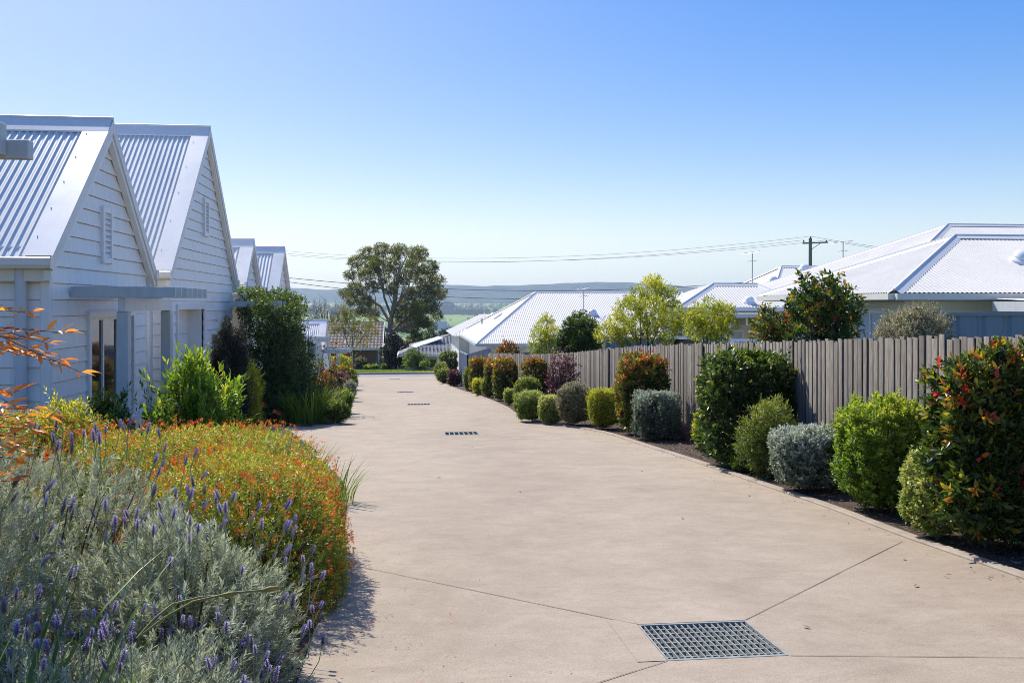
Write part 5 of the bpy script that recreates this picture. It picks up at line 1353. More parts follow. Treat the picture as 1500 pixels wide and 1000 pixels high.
def vtree(px, by, d, clumps, label, seed, name='tree', mat='farleaf', zbase=None, grp='trees beyond the street', **kw):
    q = dp(px, by, d); base = (q.x, q.y, HG(q.y) if zbase is None else zbase); rng = np.random.default_rng(seed)
    cl = []
    for (cx, cy, r) in clumps:
        dd = d + rng.uniform(-.012, .012)*d; p = dp(cx, cy, dd); rr = r/F*dd; cl.append((tuple(p), (rr, rr, rr*.8)))
    return tree(name, base, cl, label, grp, seed, mat=mat, **kw)
vtree(580, 545, 78, [(578, 502, 11), (570, 515, 12), (590, 512, 10), (580, 525, 13), (568, 533, 10), (592, 530, 10), (575, 492, 6)], 'dark dense evergreen at the foot of the gum tree', 42, mat='darkfine', L=.2, W=.08, nl=5, slen=.2, dens=1.8, r0=.12, mu=.4, bark='stem')
vtree(512, 530, 76, [(500, 472, 12), (515, 465, 12), (528, 478, 12), (545, 485, 10), (512, 485, 12), (490, 482, 10), (532, 500, 10), (505, 455, 8), (545, 470, 8)], 'thin yellow green tree in front of the brown tiled roof', 43, mat='gumleaf', L=.2, W=.06, nl=5, slen=.25, dens=.4, r0=.10, mu=.8, twigs=9, bark='twig')
def bare(px0, px1, top, by, d, n, label, seed):
    rng = np.random.default_rng(seed); q = dp((px0+px1)/2, by, d); root = thing('bare_tree', (q.x, q.y, HG(q.y)), label, 'tree', 'trees beyond the street')
    t = MB(); t.tube([(q.x, q.y, HG(q.y)-.2), (q.x+.1, q.y, HG(q.y)+2.0)], [.2, .14], 7); t.build('trunk', M['twig'], root)
    b = MB()
    for i in range(n):
        px = rng.uniform(px0, px1); e = dp(px, top + rng.uniform(0, 22) + 18*abs((px-(px0+px1)/2)/(px1-px0))**1.5, d + rng.uniform(-2, 2))
        s = Vector((q.x+(e.x-q.x)*.15, q.y+(e.y-q.y)*.15, HG(q.y)+2.0)); m1 = s.lerp(e, .45) + Vector((rng.normal(0,.25), rng.normal(0,.25), 0))
        b.tube([s, m1, e], [.05, .03, .006], 4, False)
        for k in range(7):
            a = m1.lerp(e, rng.random()); e2 = a + Vector((rng.normal(0, .35), rng.normal(0, .35), rng.uniform(.3, .9))); b.tube([a, e2], [.016, .005], 3, False)
    b.build('twigs', M['twig'], root); return root
bare(452, 500, 438, 520, 92, 60, 'leafless grey twiggy tree left of the yellow green one', 44)
bare(490, 520, 440, 520, 94, 30, 'narrow leafless tree in front of the yellow green one', 45)
vtree(475, 520, 105, [(460, 478, 12), (478, 490, 12), (450, 492, 10)], 'grey green tree low behind the bare twigs', 46, L=.25, W=.09, nl=5, slen=.25, dens=1.2, r0=.15)
vtree(655, 510, 130, [(650, 492, 9), (664, 488, 9), (640, 500, 9), (672, 497, 8)], 'dull green tree low behind the grey tiled roof', 47, L=.35, W=.12, nl=5, slen=.3, dens=1.3, r0=.2)
vtree(700, 498, 150, [(690, 478, 8), (702, 470, 8), (714, 474, 8), (680, 486, 7), (725, 470, 7)], 'dark round tree in the valley beside the white hip roof', 48, L=.4, W=.14, nl=5, slen=.35, dens=1.5, r0=.25)
vtree(612, 520, 110, [(604, 500, 10), (618, 505, 9), (594, 508, 9), (628, 508, 8)], 'brownish tree between gum tree and grey tiled roof', 49, mat='gumleaf', L=.28, W=.08, nl=5, slen=.25, dens=1.1, r0=.2, mu=.6)
vtree(608, 545, 70, [(604, 520, 9), (616, 526, 9), (598, 530, 8), (610, 534, 9), (622, 534, 6)], 'young leafy tree in front of the grey tiled house', 50, mat='midgreen', L=.16, W=.06, nl=6, slen=.18, dens=1.2, r0=.06, bark='stem', mu=.6)
# garden plants in front of the brick house
def far(px, by, w, top, d, mat, label, seed, **kw):
    q = dp(px, by, d); z = G(q.y)+.05; ww = w/F*d
    return shrub('shrub', (q.x, q.y, z), ww, ww*.8, dp(px, top, d).z-z, M[mat], label, 'shrub', 'garden plants across the street', seed, L=.13, W=.05, nl=6, slen=.16, p=2.4, cover=1.8, lump=.15, **kw)
far(528, 541, 22, 522, 79, 'olive', 'feathery grey green shrub before the brick verandah', 51)
far(548, 541, 18, 533, 78, 'bright', 'low bright green shrub right of the feathery one', 52)
far(538, 541, 12, 534, 77, 'bright', 'small bright green shrub under the brick verandah', 53)
far(563, 541, 10, 532, 76.5, 'bright', 'small leafy shrub by the verandah post', 54)
far(618, 541, 26, 529, 72.5, 'midgreen', 'leafy mid green shrub by the grey tiled house', 55)
far(500, 541, 24, 524, 80, 'midgreen', 'green shrub at the left end of the brick verandah', 56)
# valley woods: a mass of far trees nobody could count
rng = np.random.default_rng(91); lv = Leaves()
def wood(px0, px1, by, n, hpx):
    for i in range(n):
        px = rng.uniform(px0, px1); r = ray(px, by + rng.normal(0, .5)); ks = np.arange(300, 3300, 10.0); hh = np.array([HG(k_*r.y) for k_ in ks]); hit = np.nonzero(r.z*ks <= hh)[0]
        if not len(hit): continue
        k = ks[hit[0]]; p = r*k; p.z = HG(p.y)-.5; h = hpx/F*k*rng.uniform(.6, 1.25); w = h*rng.uniform(.5, 1.0)
        m_ = 90; P, N, q = shell(rng, m_, (w*.6, w*.6, h*.5), 2.2, .15, .15)
        k2 = 1; D = unit(N + rng.normal(0, .5, P.shape))
        lv.add(P + np.array([p.x, p.y, p.z+h*.5]), D, N + rng.normal(0, .4, P.shape), h*.22, h*.16, np.clip(rng.normal(.35, .15, m_), 0, 1))
wood(636, 735, 461.0, 70, 8); wood(636, 662, 459, 22, 13); wood(640, 735, 455.5, 45, 5); wood(640, 735, 470, 12, 5); wood(636, 735, 451, 60, 3.6); wood(636, 735, 447.5, 70, 2.6)
wood(420, 640, 460, 90, 9); wood(420, 640, 452, 90, 5); wood(420, 640, 447.5, 120, 3); wood(300, 420, 455, 40, 7); wood(640, 700, 480, 8, 6); wood(735, 1120, 457, 90, 7); wood(735, 1120, 448, 120, 3)
props(lv.build('valley_trees', M['farleaf']), 'distant lines of dark trees among the valley paddocks', 'woods', None, 'stuff')
# ------------------------------------------------------------------ left garden: lavender, orange hedge, border
rng = np.random.default_rng(301)
# flower spike of the lavender: bracts in whorls on a bare stem, three meshes shared by all spikes
def spike_mesh(seed):
    r = np.random.default_rng(seed); lv = Leaves(); n = 46; hgt = .042
    t = np.linspace(0, 1, n); ph = np.arange(n)*2.4
    rad = .0058*(1-.55*t**1.6)*(1-.25*np.exp(-((t-.0)/.1)**2))
    P = np.stack([np.cos(ph)*rad*.5, np.sin(ph)*rad*.5, t*hgt], 1)
    D = np.stack([np.cos(ph)*.75, np.sin(ph)*.75, np.full(n, .75)], 1); Nn = np.stack([-np.cos(ph), -np.sin(ph), np.full(n, 1.)], 1)
    lv.add(P, D, Nn, .0115, .0085, np.clip(.25+.55*t**.6+r.normal(0, .13, n), 0, 1), False, .3, .2)
    k = 6; P = np.array([[0, 0, hgt]]*k); a = np.arange(k)*1.05
    D = np.stack([np.cos(a)*.35, np.sin(a)*.35, np.ones(k)], 1); lv.add(P, D, np.tile([1., 0, 0], (k, 1)), .012, .006, r.uniform(.7, 1, k), False, .1)
    mb = MB(); mb.tube([(0, 0, -.004), (0, 0, .02), (0, 0, .044)], [.003, .0048, .0025], 6)
    V = np.array(mb.v); T = [(f[0], f[i], f[i+1]) for f in mb.f for i in range(1, len(f)-1)]
    lv.raw(V, T, np.full(len(V), .25))
    return np.concatenate(lv.V), np.concatenate(lv.T), np.concatenate(lv.C)
SPK = []
for i in range(3):
    V, T, C = spike_mesh(i); SPK.append((V, T, C))
def mound(rng, n, c, rx, ry, h, p=2.6, lump=.1, depth=.10, f=3.0, zmin=-.05):
    d = unit(rng.normal(0, 1, (int(n*1.9), 3))); d[:, 2] = np.abs(d[:, 2])
    P, N, q = None, None, None
    r = (np.abs(d)**p).sum(1)**(-1/p); q = d*r[:, None]
    lm = (1+lumpy(q, rng, lump, f))*np.clip(1-np.abs(rng.normal(0, depth, len(d))), .3, 1)
    P = q*lm[:, None]*np.array([rx, ry, h]); N = unit(np.sign(q)*np.abs(q)**(p-1)/np.array([rx, ry, h]))
    k = rng.permutation(len(P))[:n]
    P, N, q = P[k], N[k], q[k]
    W = P + np.array(c); W[:, 2] = np.maximum(W[:, 2], np.array([G(y) for y in W[:, 1]])+.02)
    return W, N, q
def vis(p):                       # stands where the photograph could show it
    d = p[0]*SA + p[1]*CA; return p[0]*CA - p[1]*SA > -.62*d and -p[2] < .46*d
def lavender(c, rx, ry, h, n, nsp, label, seed, visible=None):
    rng = np.random.default_rng(seed); base = (c[0], c[1], G(c[1])); root = thing('lavender_bush', base, label, 'lavender', 'lavender bushes in the foreground bed')
    P, N, q = mound(rng, n, base, rx, ry, h, 2.4, .20, .13, 3.6)
    k = holes(rng, q, 5.0, .20, .92); P, N, q = P[k], N[k], q[k]
    D = unit(N*1.0 + np.array([0, 0, .55]) + rng.normal(0, .28, P.shape))
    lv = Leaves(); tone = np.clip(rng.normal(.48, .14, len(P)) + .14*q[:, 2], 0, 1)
    sl = rng.uniform(.07, .15, len(P))
    shoots(lv, rng, P - D*(sl*.75)[:, None], D, 28, .034, .0074, sl, tone, (.95, .35), .32, .30, False, .1, .92)  # shoot tips toned paler, partly for the look of sunlit tops
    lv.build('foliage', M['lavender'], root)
    # woody stems
    s = MB()
    for i in range(60):
        j = rng.integers(len(P)); e = Vector(P[j]) - Vector(D[j])*.08; b = Vector((c[0]+(e.x-c[0])*.25, c[1]+(e.y-c[1])*.25, G(c[1]))); s.tube([b, b.lerp(e, .6)+Vector((0, 0, -.03)), e], [.007, .005, .003], 4, False)
    s.build('stems', M['stem'], root)
    P2, N2, q2 = mound(rng, 4000, base, rx, ry, h, 2.4, .10, .02, 3.2)
    order = rng.permutation(len(P2)); cnt = 0
    for j in order:
        if cnt >= nsp: break
        if not vis(P2[j]): continue
        d = unit((N2[j]*.45 + np.array([0, 0, 1.0]) + rng.normal(0, .20, 3))[None])[0]
        ln = rng.uniform(.10, .21); bend = rng.normal(0, .035, 3)
        a = Vector(P2[j]) - Vector(d)*.05; e = Vector(P2[j] + d*ln + bend*ln*2); m_ = a.lerp(e, .55) + Vector(bend*.6)
        st = MB(); st.tube([a, m_, e], [.0024, .0022, .0018], 5, False)
        dz = (e-m_).normalized(); u, w = frame(np.array([tuple(dz)])); Rm = np.stack([u[0], w[0], np.array(dz)], 0)
        dd_ = P2[j][0]*SA + P2[j][1]*CA
        sc = rng.uniform(.75, 1.15)*min(1.0, .45 + .14*dd_)*np.array([1, 1, rng.uniform(.9, 1.15)]); V, T, C = SPK[cnt % 3]
        lv = Leaves(); lv.raw(np.array(st.v), [(f[0], f[i], f[i+1]) for f in st.f for i in range(1, len(f)-1)], np.zeros(len(st.v)))
        dull = rng.random() < .22
        lv.raw((V*sc) @ Rm + np.array(e), T, np.clip(C*(.45 if dull else 1) , .17, 1))
        lv.build('flower_spike', M['lavflower'], root); cnt += 1
    return root
lavender((-1.90, 4.85), .98, .85, 1.02, 3600, 88, 'lavender bush against the orange hedge at the back, dotted with purple spikes', 61)
lavender((-1.02, 4.25), .54, .60, .70, 2200, 98, 'lavender bush spilling towards the concrete edge, thick with purple spikes', 62)
lavender((-1.40, 3.30), .60, .52, .46, 2100, 44, 'shaded lavender bush nearest the camera at the bottom left', 63)
lavender((-2.12, 3.85), .80, .75, 1.04, 2400, 44, 'silvery lavender bush at the left edge of the picture under the orange leaves', 64)
lavender((-.98, 3.38), .46, .50, .40, 1500, 46, 'low sprawling lavender bush at the bottom with thin flower stems', 65)
# strap leaves and seed stalks growing through the lavender
lv = Leaves(); r_ = np.random.default_rng(66)
blades(lv, r_, (-1.30, 2.95, G(3.0)+.05), 20, .38, .95, .018, .3, .6, 6); blades(lv, r_, (-1.75, 3.3, G(3.3)+.1), 16, .3, 1.05, .017, .3, .5, 6)
props(lv.build('strap_leaf_plant', M['grassblade']), 'thin green strap leaves poking up through the bottom lavender', 'strap-leaved plant')
sd = thing('seed_stalk', (-1.15, 3.5, G(3.5)), 'two arching stalks tipped with swollen yellow green seed pods over the lavender', 'seed stalks')
s0 = Vector((-1.5, 3.45, G(3.5)+.45))
for (px, py, d) in ((385, 864, 3.35), (325, 872, 3.35)):
    m_ = MB(); pd = MB(); e = dp(px, py, d); md = dp((px+210)/2-15, (py+925)/2-14, d-.1)
    b0 = dp(200, 935, d-.2)
    m_.tube([b0, b0.lerp(md, .5)+Vector((0,0,.01)), md, md.lerp(e, .55)+Vector((0,0,.008)), e], [.0045, .004, .004, .0045, .004], 6)
    dr_ = (e-md).normalized(); pd.lathe([(.003, -.004), (.008, .008), (.0115, .024), (.010, .040), (.005, .055), (.0015, .062)], e, 10, dr_)
    k_ = m_.build('stalk', M['pod'], sd, True); pd.build('pod', M['pod'], k_, True)

# orange hedge
def cuphea(c, rx, ry, h, n, nf, label, seed, dense=1.0):
    rng = np.random.default_rng(seed); base = (c[0], c[1], G(c[1])); root = thing('flowering_hedge', base, label, 'hedge', 'orange flowering hedge bushes')
    P, N, q = mound(rng, n, base, rx, ry, h, 3.4, .06, .13, 2.6)
    k = holes(rng, q, 5.0, .68, .75); P, N, q = P[k], N[k], q[k]
    D = unit(N*.8 + np.array([0, 0, .55]) + rng.normal(0, .4, P.shape))
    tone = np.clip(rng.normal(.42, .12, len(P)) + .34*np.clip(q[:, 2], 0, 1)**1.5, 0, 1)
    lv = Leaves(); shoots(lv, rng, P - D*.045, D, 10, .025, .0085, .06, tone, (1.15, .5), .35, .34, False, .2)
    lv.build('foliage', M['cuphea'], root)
    P, N, q = mound(rng, nf, base, rx*1.01, ry*1.01, h*1.01, 3.4, .06, .05, 2.6)
    D = unit(N*.8 + np.array([0, 0, .2]) + rng.normal(0, .5, P.shape))
    lv = Leaves()
    for a in range(3):
        u, w = frame(D); rot = u*math.cos(a*2.1) + w*math.sin(a*2.1)
        for sft in (0, .012):
            lv.add(P + rng.normal(0, .006, P.shape)*(a > 0) + sft*rot, D + rot*.25, rot + rng.normal(0, .1, P.shape), rng.uniform(.014, .024, len(P)), .006, np.clip(rng.normal(.45, .25, len(P)), 0, 1), False, .1, .25)
    fl = lv.build('flowers', M['cflower'], root); fl['kind'] = 'stuff'
    s = MB()
    for i in range(50):
        j = rng.integers(len(P)); e = Vector(P[j])*.93 + Vector(base)*.07; b = Vector((c[0]+(e.x-c[0])*.35, c[1]+(e.y-c[1])*.35, G(c[1]))); s.tube([b, b.lerp(e, .5), e], [.008, .006, .003], 4, False)
    s.build('stems', M['stem'], root)
cuphea((-1.06, 5.90), .66, .92, .86, 6400, 1700, 'end of the orange flowered hedge bulging over the concrete', 71)
cuphea((-1.62, 6.8), 1.1, .9, .98, 7200, 1900, 'middle of the orange flowered hedge behind the lavender', 72)
cuphea((-3.1, 7.35), 1.0, .9, 1.08, 5600, 1250, 'far left stretch of the orange flowered hedge below the cottage window', 73)
# nandina with orange leaves at the left edge
nd = thing('nandina', (-2.35, 4.15, G(4.15)), 'thin stemmed nandina with glossy orange leaflets reaching in at the left edge', 'shrub')
rng = np.random.default_rng(81); st = MB(); lv = Leaves()
def frond(b, e, npair, L, droop=.05):
    b = Vector(b); e = Vector(e); m_ = b.lerp(e, .5) + Vector((0, 0, droop)); st.tube([b, m_, e], [.003, .0025, .0012], 5, False)
    P = []; Dd = []
    for i in range(npair):
        t = .22 + .78*i/(npair-1); p = b*(1-t)**2 + m_*(2*t*(1-t)) + e*t*t
        ax = (e-b).normalized(); side = ax.cross(Vector((0, 0, 1))).normalized()
        for sg in (-1, 1):
            tw = p + side*sg*.035 + Vector((0, 0, .008)); st.tube([p, tw], [.0014, .001], 4, False)
            for k in range(2):
                P.append(tuple(p.lerp(tw, .4+.6*k))); Dd.append(tuple(ax*.9 + side*sg*.7*(1 if k else .6) + Vector((0, 0, rng.normal(.1, .35)))))
    P.append(tuple(e)); Dd.append(tuple((e-b).normalized()))
    P = np.array(P); Dd = np.array(Dd) + rng.normal(0, .25, (len(P), 3))
    lv.add(P, Dd, np.array([[0, 0, 1.]]) + rng.normal(0, .5, (len(P), 3)), rng.uniform(.7, 1.15, len(P))*L, L*.30, np.clip(rng.normal(.78, .17, len(P)), 0, 1), True, .2, .16)
trunk = Vector((-2.3, 4.2, G(4.2)))
for (px0, py0, px1, py1, d, n) in [(-150, 470, 40, 458, 4.0, 5), (-100, 515, 60, 520, 4.05, 6), (-100, 520, 85, 530, 4.15, 6), (-140, 500, 92, 487, 4.0, 7), (-120, 480, 70, 503, 4.1, 6), (-120, 470, 118, 545, 4.0, 6), (-140, 510, 30, 497, 3.9, 5), (-160, 590, 20, 575, 3.9, 5), (-140, 620, 42, 600, 4.0, 6), (-150, 640, 55, 630, 4.1, 6), (-160, 600, 25, 622, 3.8, 5), (-140, 650, 30, 660, 3.9, 5), (-150, 700, 10, 690, 3.8, 4), (-120, 630, 70, 612, 4.3, 5), (-300, 420, -60, 440, 4.1, 6), (-320, 520, -90, 500, 4.2, 6), (-320, 600, -80, 580, 4.3, 6), (-120, 660, 30, 640, 3.7, 6), (-130, 690, 25, 672, 3.6, 6), (-110, 560, 15, 590, 3.7, 5), (-100, 720, 12, 705, 3.5, 5), (-120, 640, 20, 650, 4.2, 6)]:
    b = dp(px0, py0, d+.15); e = dp(px1, py1, d); frond(b, e, n, .064)
    st.tube([trunk + Vector((rng.normal(0, .06), rng.normal(0, .06), -.02)), trunk.lerp(b, .6) + Vector((-.1, 0, .05)), b], [.008, .006, .003], 5, False)
st.build('stems', M['stem'], nd); lv.build('leaflets', M['nandina'], nd)
# yellow tipped sprays rising out of the hedge by the corner of the cottage
def bushy(name, px, by, w, top, mat, label, seed, d=None, dpt=None, cat='shrub', group='border plants by the cottages', **kw):
    q = gp(px, by) if d is None else dp(px, by, d); dd = q.x*SA+q.y*CA; ww = w/F*dd; de = dpt or ww*.85
    base = (q.x, q.y+(de*.5 if d is None else 0), G(q.y+(de*.5 if d is None else 0))); zt = dp(px, top, dd).z
    return shrub(name, base, ww, de, max(.3, zt-base[2]), M[mat], label, cat, group, seed, **kw)
bushy('shrub', 90, 640, 120, 588, 'yellowgreen', 'sprays of yellow tipped leaves at the left end of the orange hedge', 82, 7.2, .7, L=.04, W=.014, nl=8, slen=.08, p=2.4, cover=1.8, lump=.25, toner=t_plain(.62, .2, .2), hole=.3, up=.9)
bushy('shrub', 282, 640, 160, 522, 'bright', 'upright glossy bright green shrub in front of the pergola posts', 83, 9.4, 1.0, L=.085, W=.028, nl=12, slen=.26, p=2.6, cover=2.3, lump=.24, toner=t_plain(.42, .16, .26), hole=.36, up=1.6, ang=(1.0, .3), hi=True, f=3.4, stems=30, depth=.22, jit=.25)
bushy('shrub', 158, 625, 70, 582, 'photinia_green', 'dark leafy shrub under the cottage window behind the orange hedge', 84, 9.9, .6, L=.07, W=.026, nl=9, slen=.14, p=2.4, cover=1.8, lump=.2, toner=t_plain(.5, .16, .2), hole=.4, up=1.2, hi=True)
bushy('shrub', 335, 648, 62, 476, 'darkfine', 'narrow dark fine leaved shrub standing before the white garage panel', 85, 14.2, .65, L=.04, W=.008, nl=12, slen=.10, p=2.2, cover=2.6, lump=.2, toner=t_plain(.4, .2, .25), hole=.45, up=.9, f=2.6)
bushy('nandina', 364, 645, 50, 528, 'yellowgreen', 'light yellow green nandina between the dark narrow shrub and the creeper post', 86, 15.0, .6, L=.05, W=.015, nl=8, slen=.09, p=2.2, cover=1.3, lump=.25, toner=t_plain(.5, .2, .2), hole=.3, up=.6)
tuft('grass_tussock', (-3.15, 14.1, G(14.1)), 700, .42, .62, .006, 'fine grey green grass tussock at the corner of the garage apron', 'grass tussock', 87, .55, 1.0)
tuft('strap_leaf_plant', (-2.15, 11.9, G(11.9)), 260, .45, .72, .022, 'clump of upright bright strap leaves behind the orange hedge', seed=88, tone=.62, arch=.5)
tuft('strap_leaf_plant', (-1.55, 10.4, G(10.4)), 160, .6, .60, .018, 'sparser strap leaf clump leaning over the driveway edge', seed=89, tone=.5, arch=.45)
tuft('strap_leaf_plant', (-1.5, 8.4, G(8.4)), 120, .5, .72, .018, 'pointed strap leaves sticking out beside the end of the orange hedge', seed=90, tone=.42, arch=.55)
tuft('strap_leaf_plant', (-1.3, 8.25, G(8.25)), 110, .4, .5, .016, 'low strap leaf clump hugging the concrete just past the orange hedge', seed=93, tone=.5, arch=.5)
tuft('strap_leaf_plant', (-1.0, 9.4, G(9.4)), 120, .45, .52, .016, 'strap leaf clump between the two larger ones along the bed edge', seed=94, tone=.55, arch=.5)
r_ = np.random.default_rng(92)
fl = thing('red_flower_plant', (-3.2, 15.3, G(15.3)), 'small red flowered plant at the foot of the creeper post', 'flowering plant'); lv = Leaves()
P = np.array([-3.2, 15.3, G(15.3)]) + r_.normal(0, .2, (160, 3))*[1, 1, 0] + np.array([0, 0, 1])*r_.uniform(.2, .6, (160, 1))
lv.add(P, r_.normal(0, 1, P.shape)+[0, 0, .6], r_.normal(0, 1, P.shape), .09, .03, r_.uniform(.2, .7, 160)); lv.build('foliage', M['midgreen'], fl)
lv = Leaves(); 
for c in ((378, 596, 15.6), (384, 592, 15.5), (402, 602, 15.8), (408, 606, 15.6)):
    p = dp(*c); P = np.tile(np.array(p), (14, 1)); d = r_.normal(0, 1, P.shape); lv.add(P, d, np.roll(d, 1, 1), .05, .04, r_.uniform(0, .3, 14))
lv.build('flowers', M['rose'], fl)
# creeper over the pergola: a thick uneven wall of leaves
def creeper():
    rng = np.random.default_rng(95); root = thing('creeper', (-3.0, 21.6, G(21.6)), 'huge dark green creeper smothering the pergola, lit yellow green along its top', 'climbing plant')
    lv = Leaves()
    blobs = []
    for (px, py, d, r) in [(380, 440, 21, 22), (410, 440, 21, 24), (438, 445, 21.5, 22), (395, 455, 20, 24), (430, 465, 20.5, 26), (415, 480, 20, 26), (440, 495, 20.5, 24), (405, 500, 20, 22), (425, 520, 20, 26), (400, 530, 20, 22), (450, 525, 21, 24), (430, 550, 20, 28), (405, 560, 19.7, 24), (455, 560, 20.5, 26), (420, 585, 19.6, 26), (450, 590, 20, 26), (400, 600, 19.5, 20), (430, 608, 19.5, 22), (465, 600, 20, 20), (368, 452, 21, 14), (366, 480, 21, 12), (372, 520, 20.5, 14), (376, 560, 20, 14), (475, 580, 20.5, 16), (360, 432, 21.5, 12)]:
        p = dp(355+(px-362)*.86, py+3, d); rr = r/F*d*.85; blobs.append((np.array(p), rr))
    for p, rr in blobs:
        for dy in (0, 1.6):
            n = int(300*(rr/.36)**2*(1.0 if dy == 0 else .6)); P, N, q = shell(rng, n, (rr*.95, rr*1.4, rr*.95), 2.2, .22, .25, f=2.6)
            k = holes(rng, q, 3.6, .5, .85); P, N = P[k], N[k]
            W = P + p + np.array([.0, dy, 0]); ok = W[:, 2] > G(20)
            W, N = W[ok], N[ok]
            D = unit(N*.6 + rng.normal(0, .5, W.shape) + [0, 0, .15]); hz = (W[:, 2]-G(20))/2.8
            tone = np.clip(rng.normal(.22, .14, len(W)) + .35*np.clip(hz-.78, 0, 1)*2, 0, 1)  # sunlit top put into the leaf tone, paler upwards
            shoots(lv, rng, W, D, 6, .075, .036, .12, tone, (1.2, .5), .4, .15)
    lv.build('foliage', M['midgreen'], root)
    s = MB()
    for i in range(40):
        a = Vector((rng.uniform(-3.4, -2.3), rng.uniform(20, 23), G(21))); e = Vector((rng.uniform(-3.7, -2.3), rng.uniform(19.8, 23), rng.uniform(-1.6, .25))); s.tube([a, a.lerp(e, .5)+Vector((rng.normal(0, .15), rng.normal(0, .15), 0)), e], [.02, .014, .006], 5, False)
    s.build('stems', M['stem'], root)
creeper()
# mixed border beyond the creeper
def bplant(px, by, w, top, mat, label, seed, dy=0., name='shrub', **kw):
    q = gp(px, by); dd = q.x*SA+q.y*CA + dy; kx = dict(L=.06, W=.022, nl=7, slen=.10, p=2.3, cover=1.9, lump=.2, hole=.4, f=2.6, up=.7); kx.update(kw)
    ww = w/F*dd; q2 = dp(px, by, dd)
    base = (q2.x, q2.y+ww*.4, G(q2.y+ww*.4)); zt = dp(px, top, dd).z
    return shrub(name, base, ww, ww*.9, max(.25, zt-base[2]), M[mat], label, 'shrub', 'mixed border beyond the creeper', seed, **kx)
tuft('strap_leaf_plant', (-2.25, 20.1, G(20.1)), 260, .5, .95, .03, 'big fountain of long strap leaves at the right foot of the creeper', seed=101, tone=.58, arch=.5)
tuft('strap_leaf_plant', (-2.1, 21.8, G(21.8)), 220, .45, .9, .026, 'second fountain of strap leaves behind the first beside the driveway', seed=102, tone=.62, arch=.5)
bplant(492, 622, 40, 588, 'midgreen', 'low leafy plant at the corner of the border on the concrete', 103, W=.03)
bplant(505, 606, 26, 570, 'bright', 'light green grassy shrub along the driveway edge past the strap leaves', 104, L=.09, W=.014, up=1.2)
bplant(475, 612, 46, 548, 'photinia', 'rose bush with coppery young leaves against the creeper', 105, 1.5, toner=t_photinia(.5, .9), lump=.3, cover=1.2)
bplant(497, 590, 40, 545, 'purple', 'dusky purple shrub in the middle of the border', 106, 3.0, toner=t_plain(.5, .2, .2))
bplant(512, 588, 22, 556, 'lavender', 'grey lavender clump at the far driveway edge', 107, L=.06, W=.012)
bplant(500, 575, 46, 537, 'photinia', 'clipped bronze mound shrub near the street end', 108, 2.0, L=.07, W=.034, p=2.6, lump=.06, toner=t_photinia(.15, .8), hole=.7, cover=2.6)
bplant(492, 560, 40, 518, 'yellowgreen', 'taller yellow and bronze shrub behind the clipped bronze mound', 109, 4.0, L=.09, W=.04, toner=t_plain(.55, .25, .2))
bplant(516, 572, 16, 548, 'midgreen', 'small green shrub hard on the driveway edge near the street', 110, L=.07, W=.03)
bplant(462, 590, 34, 525, 'midgreen', 'leggy rose bush in front of the little grey pergola', 111, 3.0, cover=.8, lump=.35, hole=.2)
bplant(480, 560, 30, 540, 'photinia_green', 'dark shrub under the little grey pergola', 112, 8.0, L=.1, W=.05)
r_ = np.random.default_rng(113); lv = Leaves(); rb = thing('rose_bush', (-2.1, 22.5, G(22.5)), 'open rose bush with scattered pink and orange blooms beside the creeper', 'rose')
P = []; s = MB()
for i in range(16):
    a = Vector((-2.1+r_.normal(0, .12), 22.5+r_.normal(0, .2), G(22.5))); e = a + Vector((r_.normal(.15, .3), r_.normal(0, .3), r_.uniform(.8, 1.75))); s.tube([a, a.lerp(e, .5), e], [.009, .007, .004], 5, False); P.append(tuple(e))
s.build('stems', M['stem'], rb); lf = Leaves(); PP = np.array(P); PP = np.repeat(PP, 22, 0) + r_.normal(0, .16, (len(P)*22, 3)); lf.add(PP, r_.normal(0, 1, PP.shape), r_.normal(0, 1, PP.shape)+[0, 0, 1], .06, .035, r_.uniform(.3, .9, len(PP))); lf.build('foliage', M['photinia'], rb)
for p in P[:11]:
    Q = np.tile(np.array(p), (16, 1)); d = r_.normal(0, 1, Q.shape); d[:, 2] = np.abs(d[:, 2]); lv.add(Q, d, np.roll(d, 1, 1), .05, .05, r_.uniform(0, 1)*.7 + r_.uniform(0, .3, 16))
lv.build('blooms', M['rose'], rb)
# ------------------------------------------------------------------ air, light, camera
HZ_TOP = 140.0
b = MB(); b.bx(-3900, 3900, -60, 5400, -62, HZ_TOP)
m = bpy.data.materials.new('valley_haze'); m.use_nodes = True; t = m.node_tree; t.nodes.clear()
o = t.nodes.new('ShaderNodeOutputMaterial'); v = t.nodes.new('ShaderNodeVolumePrincipled')
v.inputs['Density'].default_value = HAZE_D; v.inputs['Color'].default_value = (.56, .70, 1.0, 1); v.inputs['Anisotropy'].default_value = .35
t.links.new(v.outputs[0], o.inputs['Volume'])
hz = b.build('haze', m, kind='stuff', label='blue haze filling the air of the valley')
w = bpy.data.worlds.new('World'); SC.world = w; w.use_nodes = True
nt = w.node_tree; bg = nt.nodes['Background']; sky = nt.nodes.new('ShaderNodeTexSky'); sky.sky_type = 'NISHITA'; sky.sun_disc = False
sky.sun_elevation = math.asin(SUN.z); sky.sun_rotation = math.atan2(SUN.x, SUN.y); sky.altitude = 60; sky.air_density = 1.0; sky.dust_density = DUST; sky.ozone_density = 2.0
sp_ = nt.nodes.new('ShaderNodeSeparateColor'); sp_.mode = 'HSV'; cb_ = nt.nodes.new('ShaderNodeCombineColor'); cb_.mode = 'HSV'
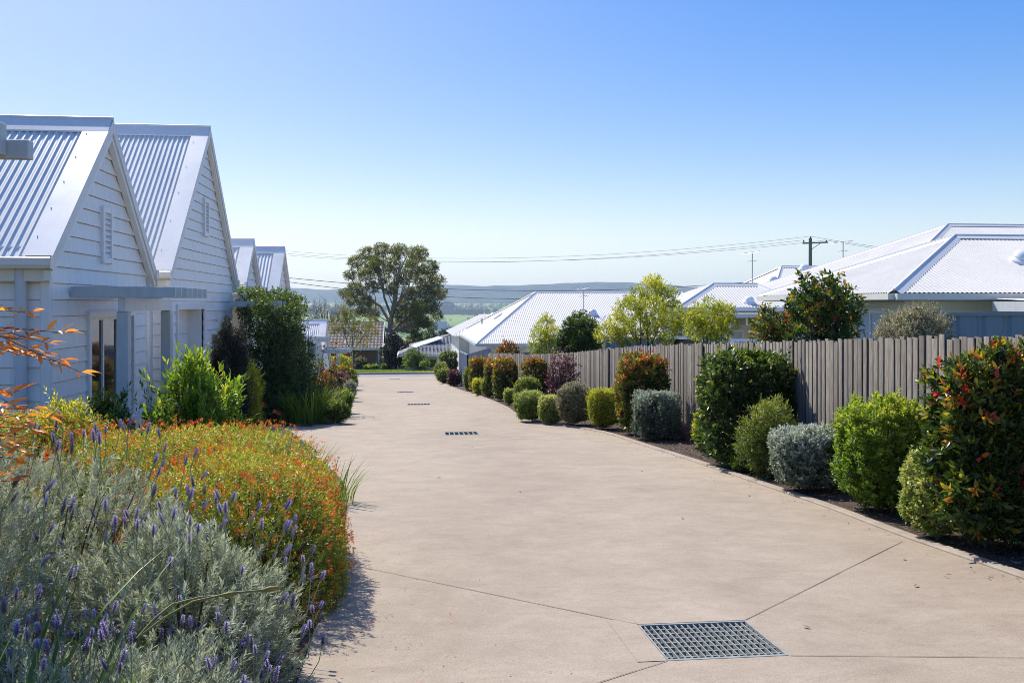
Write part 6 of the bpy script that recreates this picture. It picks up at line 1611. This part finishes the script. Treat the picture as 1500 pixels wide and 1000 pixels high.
def mth(op, a_, b_):
    n_ = nt.nodes.new('ShaderNodeMath'); n_.operation = op
    if isinstance(a_, bpy.types.NodeSocket): nt.links.new(a_, n_.inputs[0])
    else: n_.inputs[0].default_value = a_
    n_.inputs[1].default_value = b_; return n_.outputs[0]
nt.links.new(sky.outputs[0], sp_.inputs[0])
nt.links.new(mth('ADD', sp_.outputs[0], HUE), cb_.inputs[0])
sat_ = mth('MULTIPLY', mth('POWER', sp_.outputs[1], 1.5), SKYSAT); nt.links.new(mth('MINIMUM', sat_, .93), cb_.inputs[1])
nt.links.new(mth('MULTIPLY', mth('POWER', sp_.outputs[2], VPOW), 2.6), cb_.inputs[2])
nt.links.new(cb_.outputs[0], bg.inputs['Color']); bg.inputs['Strength'].default_value = SKY
l = bpy.data.lights.new('sun', 'SUN'); l.energy = SUNE; l.angle = R(.53); l.color = (1, .955, .88)
lo = bpy.data.objects.new('sun', l); COL.objects.link(lo); lo.rotation_mode = 'QUATERNION'; lo.rotation_quaternion = SUN.to_track_quat('Z', 'Y'); lo.location = SUN*60
cam = bpy.data.cameras.new('camera'); co = bpy.data.objects.new('camera', cam); COL.objects.link(co)
cam.sensor_width = 36; cam.sensor_fit = 'HORIZONTAL'; cam.lens = 36*F/1500; cam.shift_y = -55/1500; cam.clip_start = .05; cam.clip_end = 30000
co.location = (0, 0, 0); co.rotation_euler = (R(90), 0, -A); SC.camera = co
SC.view_settings.view_transform = 'Standard'; SC.view_settings.look = 'None'; SC.view_settings.exposure = EXPO; SC.view_settings.gamma = 1
SC.render.engine = 'CYCLES'
cy = SC.cycles; cy.max_bounces = 8; cy.diffuse_bounces = 3; cy.glossy_bounces = 3; cy.transmission_bounces = 4; cy.volume_bounces = 1; cy.transparent_max_bounces = 8
cy.caustics_reflective = False; cy.caustics_refractive = False; cy.sample_clamp_indirect = 4; cy.use_denoising = DENO; cy.filter_width = .95
try: cy.denoiser = 'OPENIMAGEDENOISE'; cy.denoising_input_passes = 'RGB_ALBEDO_NORMAL'; cy.denoising_prefilter = 'NONE'
except Exception as ex: print(ex)
